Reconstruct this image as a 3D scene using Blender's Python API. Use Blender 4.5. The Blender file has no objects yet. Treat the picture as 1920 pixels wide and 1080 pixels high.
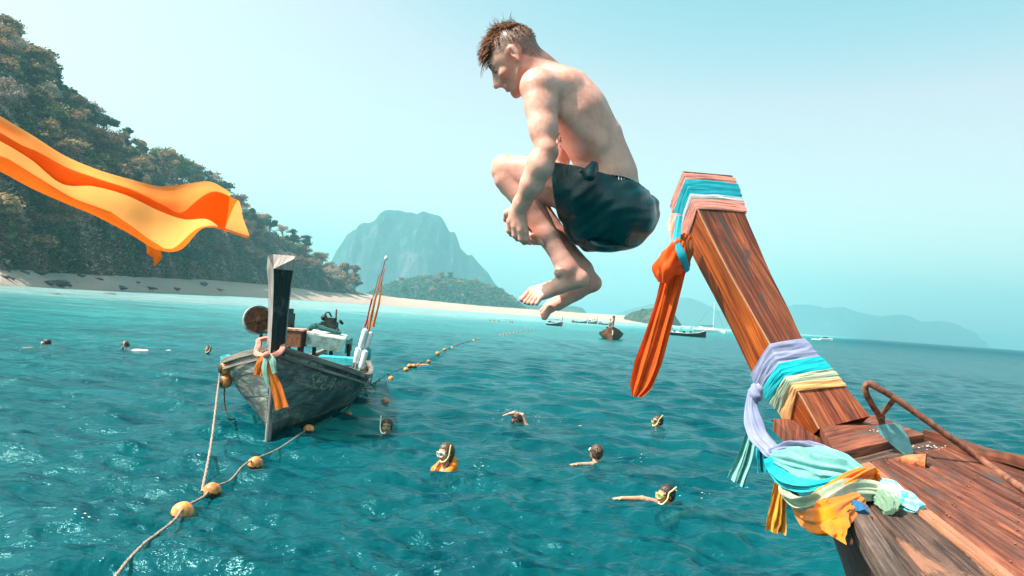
import bpy, math, random
import numpy as np
from mathutils import noise as mnoise
from mathutils import Vector, Matrix
R = math.radians
rnd = random.Random(7)
nr = np.random.RandomState(7)
scene = bpy.context.scene
COL = scene.collection

# ------------------------------------------------------------------ camera
FOC = 1280.0                       # focal length in photo pixels (24 mm on 36 mm, 1920 wide)
CAM = np.array([0.0, 0.0, 2.3])
PIT, ROLL = R(2.07), R(4.17)
F_ = np.array([0, math.cos(PIT), math.sin(PIT)])
_r0 = np.array([1.0, 0, 0]); _u0 = np.array([0, -math.sin(PIT), math.cos(PIT)])
R_ = _r0*math.cos(ROLL) + _u0*math.sin(ROLL)
U_ = -_r0*math.sin(ROLL) + _u0*math.cos(ROLL)
cd = bpy.data.cameras.new('camera'); cam = bpy.data.objects.new('camera', cd); COL.objects.link(cam)
cd.sensor_width = 36; cd.lens = FOC/1920*36; cd.clip_end = 30000; cd.clip_start = 0.05
cam.matrix_world = Matrix(((R_[0], U_[0], -F_[0], CAM[0]), (R_[1], U_[1], -F_[1], CAM[1]), (R_[2], U_[2], -F_[2], CAM[2]), (0, 0, 0, 1)))
scene.camera = cam
def ray(px, py): return F_ + R_*((px-960)/FOC) + U_*((540-py)/FOC)
def P(px, py, d): return CAM + ray(px, py)*d          # a place d metres ahead of the camera
def V(r, u, f):                                       # a direction: right, up, forward
    v = R_*r + U_*u + F_*f; return v/np.linalg.norm(v)
def HY(px): return 586.4 + (px-960)*math.tan(ROLL)    # horizon height in the photo
def W(px, py, z=0.0):                                 # a place on the level plane z
    r = ray(px, py); return CAM + r*((z-CAM[2])/r[2])

# ------------------------------------------------------------------ light
SUN_DIR = np.array([-0.56, -0.20, 0.80]); SUN_DIR = SUN_DIR/np.linalg.norm(SUN_DIR)
sl = bpy.data.lights.new('sun', 'SUN'); sl.energy = 5.0; sl.angle = R(0.6); sl.color = (1.0, 0.91, 0.83)
so = bpy.data.objects.new('sun', sl); COL.objects.link(so)
so.rotation_euler = Vector(SUN_DIR).to_track_quat('Z', 'Y').to_euler(); so.location = (-60, 20, 90)
SKY_R, SKY_G, SKY_B = .74, 1.56, 1.10
wd = bpy.data.worlds.new('World'); scene.world = wd; wd.use_nodes = True
nt = wd.node_tree; bg = nt.nodes['Background']
sk = nt.nodes.new('ShaderNodeTexSky'); sk.sky_type = 'NISHITA'; sk.sun_disc = False
sk.sun_elevation = math.asin(SUN_DIR[2]); sk.sun_rotation = math.atan2(SUN_DIR[0], SUN_DIR[1])
sk.altitude = 0; sk.air_density = 1.0; sk.dust_density = 3.0; sk.ozone_density = 1.6
# the photo is graded towards cyan: the red of the clear sky falls off faster than its green and blue
sp = nt.nodes.new('ShaderNodeSeparateColor'); cb = nt.nodes.new('ShaderNodeCombineColor'); nt.links.new(sk.outputs[0], sp.inputs[0])
def wmath(op, a, b):
    m = nt.nodes.new('ShaderNodeMath'); m.operation = op
    for i, q in enumerate((a, b)):
        if isinstance(q, (int, float)): m.inputs[i].default_value = q
        else: nt.links.new(q, m.inputs[i])
    return m.outputs[0]
g_ = wmath('MULTIPLY', sp.outputs[1], SKY_G)
nt.links.new(wmath('MINIMUM', wmath('MULTIPLY', wmath('POWER', sp.outputs[0], 3.5), SKY_R), wmath('MULTIPLY', g_, 1.0)), cb.inputs[0])
nt.links.new(g_, cb.inputs[1]); nt.links.new(wmath('MULTIPLY', sp.outputs[2], SKY_B), cb.inputs[2])
nt.links.new(cb.outputs[0], bg.inputs[0])
bg.inputs[1].default_value = 0.094
scene.view_settings.view_transform = 'Standard'; scene.view_settings.look = 'None'
scene.view_settings.exposure = 1.2; scene.view_settings.gamma = 1.0; scene.view_settings.use_curve_mapping = False
scene.cycles.max_bounces = 8; scene.cycles.diffuse_bounces = 3; scene.cycles.glossy_bounces = 3
scene.cycles.transmission_bounces = 4; scene.cycles.transparent_max_bounces = 12; scene.cycles.volume_bounces = 1
scene.cycles.sample_clamp_direct = 2.5; scene.cycles.sample_clamp_indirect = 4.0
scene.cycles.use_denoising = True
scene.cycles.caustics_reflective = False; scene.cycles.caustics_refractive = False

# ------------------------------------------------------------------ object helpers
def tag(o, label=None, cat=None, group=None, kind=None):
    if label: o['label'] = label
    if cat: o['category'] = cat
    if group: o['group'] = group
    if kind: o['kind'] = kind
    return o
def empty(name, loc, label, cat, group=None):
    o = bpy.data.objects.new(name, None); COL.objects.link(o); o.location = Vector(loc); o.empty_display_size = .2
    return tag(o, label, cat, group)
def link(name, me, mat=None, parent=None):
    """link a mesh made in world coordinates as a child that stays where it is"""
    o = bpy.data.objects.new(name, me); COL.objects.link(o)
    if mat is not None:
        for m in (mat if isinstance(mat, (list, tuple)) else [mat]): me.materials.append(m)
    if parent is not None:
        o.parent = parent
        loc = parent.location.copy(); q = parent.parent
        while q is not None: loc = loc + q.location; q = q.parent
        o.matrix_parent_inverse = Matrix.Identity(4); o.location = -loc
    return o
def mesh(verts, faces, uv=None, smooth=True, name='m', auto=None):
    me = bpy.data.meshes.new(name)
    verts = np.asarray(verts, dtype=np.float32)
    if isinstance(faces, np.ndarray):
        nf, k = faces.shape
        me.vertices.add(len(verts)); me.vertices.foreach_set('co', verts.ravel())
        me.loops.add(nf*k); me.loops.foreach_set('vertex_index', faces.ravel().astype(np.int32))
        me.polygons.add(nf); me.polygons.foreach_set('loop_start', np.arange(0, nf*k, k, dtype=np.int32))
        me.polygons.foreach_set('loop_total', np.full(nf, k, dtype=np.int32))
        me.update(calc_edges=True)
    else:
        me.from_pydata([tuple(map(float, v)) for v in verts], [], [tuple(int(i) for i in f) for f in faces]); me.update()
    me.polygons.foreach_set('use_smooth', np.full(len(me.polygons), bool(smooth)))
    if uv is not None:
        uv = np.asarray(uv, dtype=np.float32)
        l = me.uv_layers.new(name='UVMap'); vi = np.empty(len(me.loops), dtype=np.int32); me.loops.foreach_get('vertex_index', vi)
        l.data.foreach_set('uv', uv[vi].ravel())
    if auto is not None: me.set_sharp_from_angle(angle=R(auto))
    return me
class MB:
    """collects shapes into one mesh"""
    def __init__(s): s.v = []; s.f = []; s.uv = []; s.n = 0
    def add(s, v, f, uv=None):
        v = np.asarray(v, float); s.v.append(v); s.f += [tuple(i+s.n for i in q) for q in f]
        s.uv.append(np.zeros((len(v), 2)) if uv is None else np.asarray(uv, float)); s.n += len(v); return s
    def build(s, name, mat, parent=None, smooth=True, auto=35):
        me = mesh(np.vstack(s.v), s.f, uv=np.vstack(s.uv), smooth=smooth, auto=auto)
        return link(name, me, mat, parent)
def unit(v): v = np.asarray(v, float); return v/(np.linalg.norm(v)+1e-12)
def frame(t, ref=(0, 0, 1)):
    t = unit(t); a = np.cross(ref, t)
    if np.linalg.norm(a) < 1e-3: a = np.cross((1, 0, 0), t)
    a = unit(a); return a, np.cross(t, a)
def spline(pts, n):
    """Catmull-Rom through rows of any width"""
    p = np.asarray(pts, float); m = len(p)
    if m == 2: t = np.linspace(0, 1, n)[:, None]; return p[0]*(1-t)+p[1]*t
    q = np.vstack([2*p[0]-p[1], p, 2*p[-1]-p[-2]])
    u = np.linspace(0, m-1-1e-9, n); i = u.astype(int); t = (u-i)[:, None]
    a, b, c, d = q[i], q[i+1], q[i+2], q[i+3]
    return .5*((2*b)+(-a+c)*t+(2*a-5*b+4*c-d)*t*t+(-a+3*b-3*c+d)*t**3)
def tube(pts, rad, seg=8, caps=True, prof=None, ref=(0, 0, 1)):
    """tube along points; rad a number or a row per point; prof(theta, s) scales the radius"""
    p = np.asarray(pts, float); n = len(p); rad = np.broadcast_to(np.asarray(rad, float), (n,)) if np.ndim(rad) < 2 else rad
    T = np.gradient(p, axis=0); v = []; uv = []; a = None
    L = np.concatenate([[0], np.cumsum(np.linalg.norm(np.diff(p, axis=0), axis=1))])
    for i in range(n):
        t = unit(T[i])
        if a is None: a, b = frame(t, ref)
        else: a = unit(a - t*np.dot(a, t)); b = np.cross(t, a)
        for k in range(seg):
            th = 2*math.pi*k/seg; r = rad[i]; q = prof(th, i/(n-1)) if prof else 1.0
            if np.ndim(r): v.append(p[i]+a*math.cos(th)*r[0]*q+b*math.sin(th)*r[1]*q)
            else: v.append(p[i]+(a*math.cos(th)+b*math.sin(th))*r*q)
            uv.append((k/seg, L[i]))
    f = [(i*seg+k, i*seg+(k+1) % seg, (i+1)*seg+(k+1) % seg, (i+1)*seg+k) for i in range(n-1) for k in range(seg)]
    if caps: f += [tuple(range(seg-1, -1, -1)), tuple((n-1)*seg+k for k in range(seg))]
    return np.array(v), f, np.array(uv)
def grid(pts, cu=False, cv=False, uv=None):
    """pts[nu][nv][3] -> verts, faces"""
    p = np.asarray(pts, float); nu, nv = p.shape[:2]
    iu = np.arange(nu if cu else nu-1); iv = np.arange(nv if cv else nv-1); I, J = np.meshgrid(iu, iv, indexing='ij'); I = I.ravel(); J = J.ravel()
    f = np.stack([I*nv+J, ((I+1) % nu)*nv+J, ((I+1) % nu)*nv+(J+1) % nv, I*nv+(J+1) % nv], 1)
    if uv is None:
        A, B = np.meshgrid(np.linspace(0, 1, nu), np.linspace(0, 1, nv), indexing='ij'); uv = np.stack([A, B], -1)
    return p.reshape(-1, 3), f, np.asarray(uv).reshape(-1, 2)
def box(c, s, ax=None):
    """box of full size s; ax = rows of unit axes"""
    ax = np.eye(3) if ax is None else np.asarray(ax, float); c = np.asarray(c, float); s = np.asarray(s, float)/2
    sg = [(-1, -1, -1), (1, -1, -1), (1, 1, -1), (-1, 1, -1), (-1, -1, 1), (1, -1, 1), (1, 1, 1), (-1, 1, 1)]
    v = [c + ax[0]*s[0]*x + ax[1]*s[1]*y + ax[2]*s[2]*z for x, y, z in sg]
    f = [(0, 3, 2, 1), (4, 5, 6, 7), (0, 1, 5, 4), (1, 2, 6, 5), (2, 3, 7, 6), (3, 0, 4, 7)]
    k = int(np.argmax(s)); o = [i for i in range(3) if i != k]
    uv = [((q[o[0]]*s[o[0]]+q[o[1]]*s[o[1]]), q[k]*s[k]) for q in sg]
    return v, f, uv
def ball(c, r, nu=14, nv=9, ax=None, fn=None):
    ax = np.eye(3) if ax is None else np.asarray(ax, float); r = np.broadcast_to(r, (3,)); v = []
    for j in range(1, nv):
        ph = math.pi*j/nv
        for i in range(nu):
            th = 2*math.pi*i/nu; d = np.array([math.sin(ph)*math.cos(th), math.sin(ph)*math.sin(th), math.cos(ph)]); q = fn(d) if fn else 1
            v.append(np.asarray(c)+(d*r*q)@ax)
    v += [np.asarray(c)+(np.array([0, 0, 1])*r)@ax, np.asarray(c)-(np.array([0, 0, 1])*r)@ax]; N = (nv-1)*nu
    f = [(j*nu+i, (j+1)*nu+i, (j+1)*nu+(i+1) % nu, j*nu+(i+1) % nu) for j in range(nv-2) for i in range(nu)]
    f += [(N, i, (i+1) % nu) for i in range(nu)] + [(N+1, (nv-2)*nu+(i+1) % nu, (nv-2)*nu+i) for i in range(nu)]
    return v, f
def board(top, th, down=(0, 0, -1), n=(1, 1), warp=0.0, seed=0, bev=.004):
    """a plank: top quad (4 corners, two long sides 0-1 and 3-2) with thickness, eased edges and a slight warp"""
    a, b, c, d = [np.asarray(x, float) for x in top]; dn = np.asarray(down, float)
    L = np.linalg.norm(b-a); Wd = np.linalg.norm(d-a); nu = max(6, int(L/.12)); rs = np.random.RandomState(seed)
    bw = bev/max(Wd, 1e-6); prof = [(0, -th), (0, -bev), (bw, 0), (.5, 0), (1-bw, 0), (1, -bev), (1, -th)]
    wv = np.interp(np.linspace(0, 1, nu), np.linspace(0, 1, 6), rs.randn(6)*warp); we = np.interp(np.linspace(0, 1, nu), np.linspace(0, 1, 9), rs.randn(9)*warp*.6)
    pts = []; uv = []
    for i in range(nu):
        t = i/(nu-1); l = a+(b-a)*t; r = d+(c-d)*t; row = []; ur = []
        for k, (w, h) in enumerate(prof):
            q = l+(r-l)*(w + (we[i]/max(Wd, .01) if k in (0, 1, 2) else 0)); q = q - dn*(h+wv[i]*(1 if k in (2, 3, 4) else .7)); row.append(q); ur.append((w*Wd-h, t*L))
        pts.append(row); uv.append(ur)
    v, f, u = grid(pts, uv=uv); nv = len(prof); f = [tuple(x) for x in f]
    f += [tuple(range(nv-1, -1, -1))[::-1], tuple((nu-1)*nv+k for k in range(nv))[::-1]]
    f += [(i*nv, (i+1)*nv, (i+1)*nv+nv-1, i*nv+nv-1)[::-1] for i in range(nu-1)]
    return v, f, u

# ------------------------------------------------------------------ materials
def new_mat(name):
    m = bpy.data.materials.new(name); m.use_nodes = True; n = m.node_tree; b = n.nodes['Principled BSDF']; return m, n, b
def N(n, t, **k):
    x = n.nodes.new('ShaderNode'+t)
    for a, v in k.items(): setattr(x, a, v)
    return x
def L(n, a, b): n.links.new(a, b)
def ramp(n, fac, stops, interp='LINEAR'):
    r = N(n, 'ValToRGB'); r.color_ramp.interpolation = interp; e = r.color_ramp.elements
    while len(e) < len(stops): e.new(.5)
    for x, (p, c) in zip(e, stops): x.position = p; x.color = (*c, 1) if len(c) == 3 else c
    L(n, fac, r.inputs[0]); return r.outputs[0]
def noise(n, vec, scale, detail=4, rough=.55, dist=0):
    x = N(n, 'TexNoise'); x.inputs['Scale'].default_value = scale; x.inputs['Detail'].default_value = detail
    x.inputs['Roughness'].default_value = rough; x.inputs['Distortion'].default_value = dist
    if vec is not None: L(n, vec, x.inputs['Vector'])
    return x.outputs[0]
def mapping(n, vec, scale=(1, 1, 1), loc=None, rot=(0, 0, 0)):
    m = N(n, 'Mapping'); m.inputs['Scale'].default_value = scale; m.inputs['Rotation'].default_value = rot; L(n, vec, m.inputs[0])
    if loc is not None: L(n, loc, m.inputs['Location'])
    return m.outputs[0]
def bump(n, b, h, st=.3, dist=.01, base=None):
    x = N(n, 'Bump'); x.inputs['Strength'].default_value = st; x.inputs['Distance'].default_value = dist; L(n, h, x.inputs['Height'])
    if base is not None: L(n, base, x.inputs['Normal'])
    if b is not None: L(n, x.outputs[0], b.inputs['Normal'])
    return x.outputs[0]
def mixc(n, fac, a, b, mode='MIX'):
    m = N(n, 'Mix', data_type='RGBA', blend_type=mode)
    for s, q in ((0, fac), (6, a), (7, b)):
        if hasattr(q, 'links') or hasattr(q, 'is_linked'): L(n, q, m.inputs[s])
        elif s == 0: m.inputs[0].default_value = q
        else: m.inputs[s].default_value = (*q, 1)
    return m.outputs[2]
def mmath(n, op, a, b=None, c=None, clamp=False):
    m = N(n, 'Math', operation=op, use_clamp=clamp)
    for i, q in enumerate((a, b, c)):
        if q is None: continue
        if hasattr(q, 'is_linked'): L(n, q, m.inputs[i])
        else: m.inputs[i].default_value = q
    return m.outputs[0]
def wood(name, dark, mid, light, rough=.6, grain=1.0, spec=.3, stain=None, bumpst=.5, coat=0):
    """grain runs along the v direction of the UV map (metres)"""
    m, n, b = new_mat(name); tc = N(n, 'TexCoord'); oi = N(n, 'ObjectInfo')
    cx = N(n, 'CombineXYZ'); L(n, mmath(n, 'MULTIPLY', oi.outputs['Random'], 37.), cx.inputs[0]); L(n, mmath(n, 'MULTIPLY', oi.outputs['Random'], 91.), cx.inputs[1])
    v = mapping(n, tc.outputs['UV'], (1, 1, 1), cx.outputs[0])
    g1 = noise(n, mapping(n, v, (26*grain, 1.1*grain, 1)), 1, 6, .65, 1.4)
    g2 = noise(n, mapping(n, v, (130*grain, 3.5*grain, 1)), 1, 4, .7, .5)
    bl = noise(n, mapping(n, v, (5, 1.6, 1)), 1.2, 5, .6, .8)
    f = mmath(n, 'ADD', mmath(n, 'MULTIPLY', g1, .62), mmath(n, 'MULTIPLY', g2, .38))
    c = ramp(n, f, [(.33, dark), (.47, mid), (.58, light), (.72, mid)])
    c = mixc(n, ramp(n, bl, [(.38, (0, 0, 0)), (.62, (1, 1, 1))]), mixc(n, .55, c, dark), c)
    if stain:
        s = noise(n, mapping(n, v, (3.2, 1.1, 1)), 1.7, 7, .68, .6)
        c = mixc(n, ramp(n, s, [(.54, (0, 0, 0)), (.63, (1, 1, 1))]), c, stain)
    hs = N(n, 'HueSaturation'); L(n, c, hs.inputs['Color']); L(n, mmath(n, 'ADD', mmath(n, 'MULTIPLY', oi.outputs['Random'], .35), .82), hs.inputs['Value'])
    L(n, hs.outputs[0], b.inputs['Base Color'])
    L(n, ramp(n, g2, [(.3, (rough-.12,)*3), (.7, (rough+.15,)*3)]), b.inputs['Roughness']); b.inputs['Specular IOR Level'].default_value = spec
    b.inputs['Coat Weight'].default_value = coat; b.inputs['Coat Roughness'].default_value = .25
    bump(n, b, f, bumpst, .006); return m
def plain(name, col, rough=.5, metal=0, spec=.5, var=.15, scale=12, bst=.15, dark=None, trans=0, coat=0):
    m, n, b = new_mat(name); tc = N(n, 'TexCoord'); t = noise(n, tc.outputs['Object'], scale, 6, .65)
    d = dark if dark else tuple(x*(1-var*2.2) for x in col); l = tuple(min(1, x*(1+var)) for x in col)
    L(n, ramp(n, t, [(.36, d), (.5, col), (.66, l)]), b.inputs['Base Color']); b.inputs['Roughness'].default_value = rough
    b.inputs['Metallic'].default_value = metal; b.inputs['Specular IOR Level'].default_value = spec; b.inputs['Coat Weight'].default_value = coat
    if bst: bump(n, b, t, bst, .01)
    return m
def cloth(name, col, trans=.35, weave=900, rough=.75, wr=.25):
    m, n, b = new_mat(name); tc = N(n, 'TexCoord')
    b.inputs['Roughness'].default_value = rough; b.inputs['Specular IOR Level'].default_value = .2; b.inputs['Sheen Weight'].default_value = .15
    t = noise(n, tc.outputs['Object'], 9, 5, .6); c = mixc(n, ramp(n, t, [(.3, (0, 0, 0)), (.7, (1, 1, 1))]), tuple(x*.82 for x in col), tuple(min(1, x*1.12) for x in col))
    L(n, c, b.inputs['Base Color'])
    w = N(n, 'TexNoise'); w.inputs['Scale'].default_value = weave; L(n, tc.outputs['Object'], w.inputs['Vector'])
    wb = noise(n, tc.outputs['Object'], 42, 4, .6, .5)
    b1 = bump(n, None, wb, wr, .006); bump(n, b, w.outputs[0], .25, .0006, b1)
    tr = N(n, 'BsdfTranslucent'); L(n, c, tr.inputs[0]); ms = N(n, 'MixShader'); ms.inputs[0].default_value = trans
    L(n, b.outputs[0], ms.inputs[1]); L(n, tr.outputs[0], ms.inputs[2]); L(n, ms.outputs[0], n.nodes['Material Output'].inputs[0]); return m

# ------------------------------------------------------------------ implicit bodies (smooth unions, surfaced into one mesh)
class Body:
    def __init__(s, lo, hi, h):
        s.lo = np.asarray(lo, float); s.h = h; s.n = np.ceil((np.asarray(hi, float)-s.lo)/h).astype(int)+1; s.D = np.full(s.n, 1.0, np.float32); s.stack = []
    def ax(s, sl): return [(s.lo[i]+s.h*np.arange(sl[i].start, sl[i].stop)).reshape([-1 if j == i else 1 for j in range(3)]) for i in range(3)]
    def sl(s, lo, hi):
        a = np.clip(np.floor((np.asarray(lo)-s.lo)/s.h).astype(int), 0, s.n); b = np.clip(np.ceil((np.asarray(hi)-s.lo)/s.h).astype(int)+1, 0, s.n)
        return tuple(slice(int(x), int(y)) for x, y in zip(a, b))
    def _mix(s, sl, d, k, sub):
        D = s.D[sl]; d = d.astype(np.float32)
        if sub: 
            h = np.clip(.5-.5*(D+d)/k, 0, 1); s.D[sl] = D*(1-h)-d*h+k*h*(1-h)
        else:
            h = np.clip(.5+.5*(d-D)/k, 0, 1); s.D[sl] = d*(1-h)+D*h-k*h*(1-h)
    def cap(s, a, b, r1, r2=None, k=.02, sub=False):
        r2 = r1 if r2 is None else r2; a = np.asarray(a, float); b = np.asarray(b, float); m = max(r1, r2)+k+.03
        sl = s.sl(np.minimum(a, b)-m, np.maximum(a, b)+m)
        if any(q.stop-q.start < 1 for q in sl): return s
        x, y, z = s.ax(sl); ba = b-a; L2 = ba@ba+1e-12; px, py, pz = x-a[0], y-a[1], z-a[2]
        t = np.clip((px*ba[0]+py*ba[1]+pz*ba[2])/L2, 0, 1)
        d = np.sqrt((px-t*ba[0])**2+(py-t*ba[1])**2+(pz-t*ba[2])**2)-(r1+(r2-r1)*t); s._mix(sl, d, k, sub); return s
    def ell(s, c, r, A=None, k=.02, sub=False):
        A = np.eye(3) if A is None else np.asarray(A, float); c = np.asarray(c, float); r = np.asarray(r, float); m = r.max()+k+.03
        sl = s.sl(c-m, c+m)
        if any(q.stop-q.start < 1 for q in sl): return s
        x, y, z = s.ax(sl); q = [((x-c[0])*A[i][0]+(y-c[1])*A[i][1]+(z-c[2])*A[i][2]) for i in range(3)]
        k0 = np.sqrt(sum((q[i]/r[i])**2 for i in range(3)))+1e-9; k1 = np.sqrt(sum((q[i]/r[i]**2)**2 for i in range(3)))+1e-9
        s._mix(sl, k0*(k0-1)/k1, k, sub); return s
    def plane(s, p, nrm):                            # keep the side the normal points away from
        sl = tuple(slice(0, int(k)) for k in s.n); x, y, z = s.ax(sl); nrm = unit(nrm); d = (x-p[0])*nrm[0]+(y-p[1])*nrm[1]+(z-p[2])*nrm[2]
        s.D = np.maximum(s.D, d.astype(np.float32)); return s
    def push(s): s.stack.append(s.D); s.D = np.full(s.n, 1.0, np.float32)
    def pop(s, k): E = s.D; s.D = s.stack.pop(); d = E; D = s.D; h = np.clip(.5+.5*(d-D)/k, 0, 1); s.D = d*(1-h)+D*h-k*h*(1-h)
    def surf(s, smooth=1):
        D = s.D; ins = D < 0; c = np.zeros(np.array(D.shape)-1, np.uint8)
        for i in (0, 1):
            for j in (0, 1):
                for k in (0, 1): c += ins[i:i+c.shape[0], j:j+c.shape[1], k:k+c.shape[2]]
        act = (c > 0) & (c < 8); idx = np.argwhere(act); vid = np.full(act.shape, -1, np.int32); vid[act] = np.arange(len(idx))
        acc = np.zeros((len(idx), 3)); cnt = np.zeros(len(idx)); cor = [(i, j, k) for i in (0, 1) for j in (0, 1) for k in (0, 1)]
        vals = {q: D[idx[:, 0]+q[0], idx[:, 1]+q[1], idx[:, 2]+q[2]] for q in cor}
        for q in cor:
            for a in range(3):
                if q[a]: continue
                w = list(q); w[a] = 1; w = tuple(w); v0, v1 = vals[q], vals[w]; m = (v0 < 0) != (v1 < 0)
                t = np.where(m, v0/(v0-v1+1e-12), 0); p = np.tile(np.array(q, float), (len(idx), 1)); p[:, a] += t; acc[m] += p[m]; cnt[m] += 1
        V_ = s.lo+(idx+acc/cnt[:, None])*s.h; fs = []
        for a in range(3):
            sa = [slice(None)]*3; sb = [slice(None)]*3; sa[a] = slice(0, -1); sb[a] = slice(1, None)
            A, B = ins[tuple(sa)], ins[tuple(sb)]; e = np.argwhere(A != B); o = [i for i in range(3) if i != a]
            ok = (e[:, o[0]] > 0) & (e[:, o[1]] > 0) & (e[:, o[0]] < D.shape[o[0]]-1) & (e[:, o[1]] < D.shape[o[1]]-1); e = e[ok]
            def vv(d0, d1):
                q = e.copy(); q[:, o[0]] -= d0; q[:, o[1]] -= d1; return vid[q[:, 0], q[:, 1], q[:, 2]]
            f = np.stack([vv(1, 1), vv(0, 1), vv(0, 0), vv(1, 0)], 1); inn = A[e[:, 0], e[:, 1], e[:, 2]]
            if a == 1: inn = ~inn
            f[~inn] = f[~inn][:, ::-1]; fs.append(f)
        Fq = np.vstack(fs); Fq = Fq[(Fq >= 0).all(1)]
        for _ in range(smooth):
            E = np.vstack([Fq[:, [0, 1]], Fq[:, [1, 2]], Fq[:, [2, 3]], Fq[:, [3, 0]]]); S = np.zeros_like(V_); C = np.zeros(len(V_))
            for a in range(3): S[:, a] = np.bincount(E[:, 0], V_[E[:, 1], a], len(V_))+np.bincount(E[:, 1], V_[E[:, 0], a], len(V_))
            C = np.bincount(E[:, 0], minlength=len(V_))+np.bincount(E[:, 1], minlength=len(V_)); V_ = V_*.5+.5*S/np.maximum(C, 1)[:, None]
        return V_, Fq
def wood_coords(v, along):
    """UVs in metres: v along a direction, u round it"""
    t = unit(along); a, b = frame(t); v = np.asarray(v); return np.stack([v@a+v@b, v@t], 1)
def colattr(me, name, arr):
    a = me.attributes.new(name, 'FLOAT', 'POINT'); a.data.foreach_set('value', np.asarray(arr, np.float32))

def head_prims(B, O, f, l, u, s=1.0, k=.012, mouth=True):
    """a face: O = middle between the ears, f l u = forward, left, up"""
    A = np.array([f, l, u]); p = lambda x, y, z: O+(f*x+l*y+u*z)*s
    B.ell(p(-.012, 0, .032), np.array((.094, .075, .085))*s, A, k=.02)
    B.ell(p(.035, 0, .012), np.array((.060, .066, .075))*s, A, k=.02)
    B.ell(p(.046, 0, -.038), np.array((.050, .056, .066))*s, A, k=.015)
    B.ell(p(.045, 0, -.083), np.array((.046, .044, .034))*s, A, k=.015)
    B.cap(p(.078, -.010, -.104), p(.078, .010, -.104), .019*s, k=.012)
    for q in (-1, 1):
        B.cap(p(.010, q*.054, -.055), p(.066, q*.026, -.098), .016*s, .016*s, k=.018)
        B.ell(p(.069, q*.042, -.026), np.array((.022, .02, .016))*s, A, k=.014)
        B.cap(p(.090, q*.012, .022), p(.080, q*.042, .022), .009*s, .008*s, k=.012)
        B.ell(p(.099, q*.031, .002), np.array((.014, .016, .011))*s, A, k=.010, sub=True)
        B.ell(p(.080, q*.031, .001), np.array((.0125,)*3)*s, A, k=.003)
        B.cap(p(.1075, q*.010, -.043), p(.102, q*.012, -.041), .0085*s, k=.006)
        # ear
        B.ell(p(-.004, q*.080, .002), np.array((.017, .007, .031))*s, A, k=.006)
        B.cap(p(-.004, q*.078, -.024), p(-.002, q*.080, -.030), .008*s, k=.006)
        B.ell(p(.001, q*.089, .003), np.array((.0105, .0095, .019))*s, A, k=.003, sub=True)
        B.cap(p(-.006, q*.084, -.008), p(-.006, q*.085, .012), .0028*s, k=.003); B.cap(p(-.016, q*.074, -.01), p(-.012, q*.078, .020), .006*s, k=.006)
    B.cap(p(.096, 0, .014), p(.118, 0, -.030), .0075*s, .011*s, k=.010)
    B.ell(p(.121, 0, -.036), np.array((.0125, .0125, .011))*s, A, k=.006)
    B.ell(p(.082, 0, -.030), np.array((.026, .026, .030))*s, A, k=.012)
    if mouth:
        B.cap(p(.094, -.018, -.064), p(.094, .018, -.064), .008*s, k=.008); B.cap(p(.100, -.012, -.0605), p(.100, .012, -.0605), .0065*s, k=.006)
        B.cap(p(.098, -.012, -.0735), p(.098, .012, -.0735), .0072*s, k=.006)
        B.cap(p(.112, -.022, -.067), p(.112, .022, -.067), .0085*s, k=.004, sub=True)

# ------------------------------------------------------------------ water
def wave_set(n, lmin, lmax, seed, main=-2.3, spread=1.0):
    rs = np.random.RandomState(seed); o = []
    for i in range(n):
        lam = math.exp(rs.uniform(math.log(lmin), math.log(lmax))); th = main+rs.randn()*spread
        o.append((2*math.pi/lam*math.cos(th), 2*math.pi/lam*math.sin(th), .0086*lam**.62*rs.uniform(.5, 1.2), rs.uniform(0, 6.28), lam))
    return o
WAVES = wave_set(120, .15, 2.4, 11, -1.72, .6)
def water_z(x, y, dr=0.02):
    """height of the sea; waves shorter than the mesh can carry are left out"""
    x = np.asarray(x, float); y = np.asarray(y, float); z = np.zeros(np.broadcast(x, y).shape)
    for kx, ky, a, ph, lam in WAVES:
        w = np.clip(lam/(np.maximum(dr, .01)*4)-.5, 0, 1); p = kx*x+ky*y+ph
        z = z+a*w*(np.cos(p)+.22*np.cos(2*p))
    return z
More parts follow.
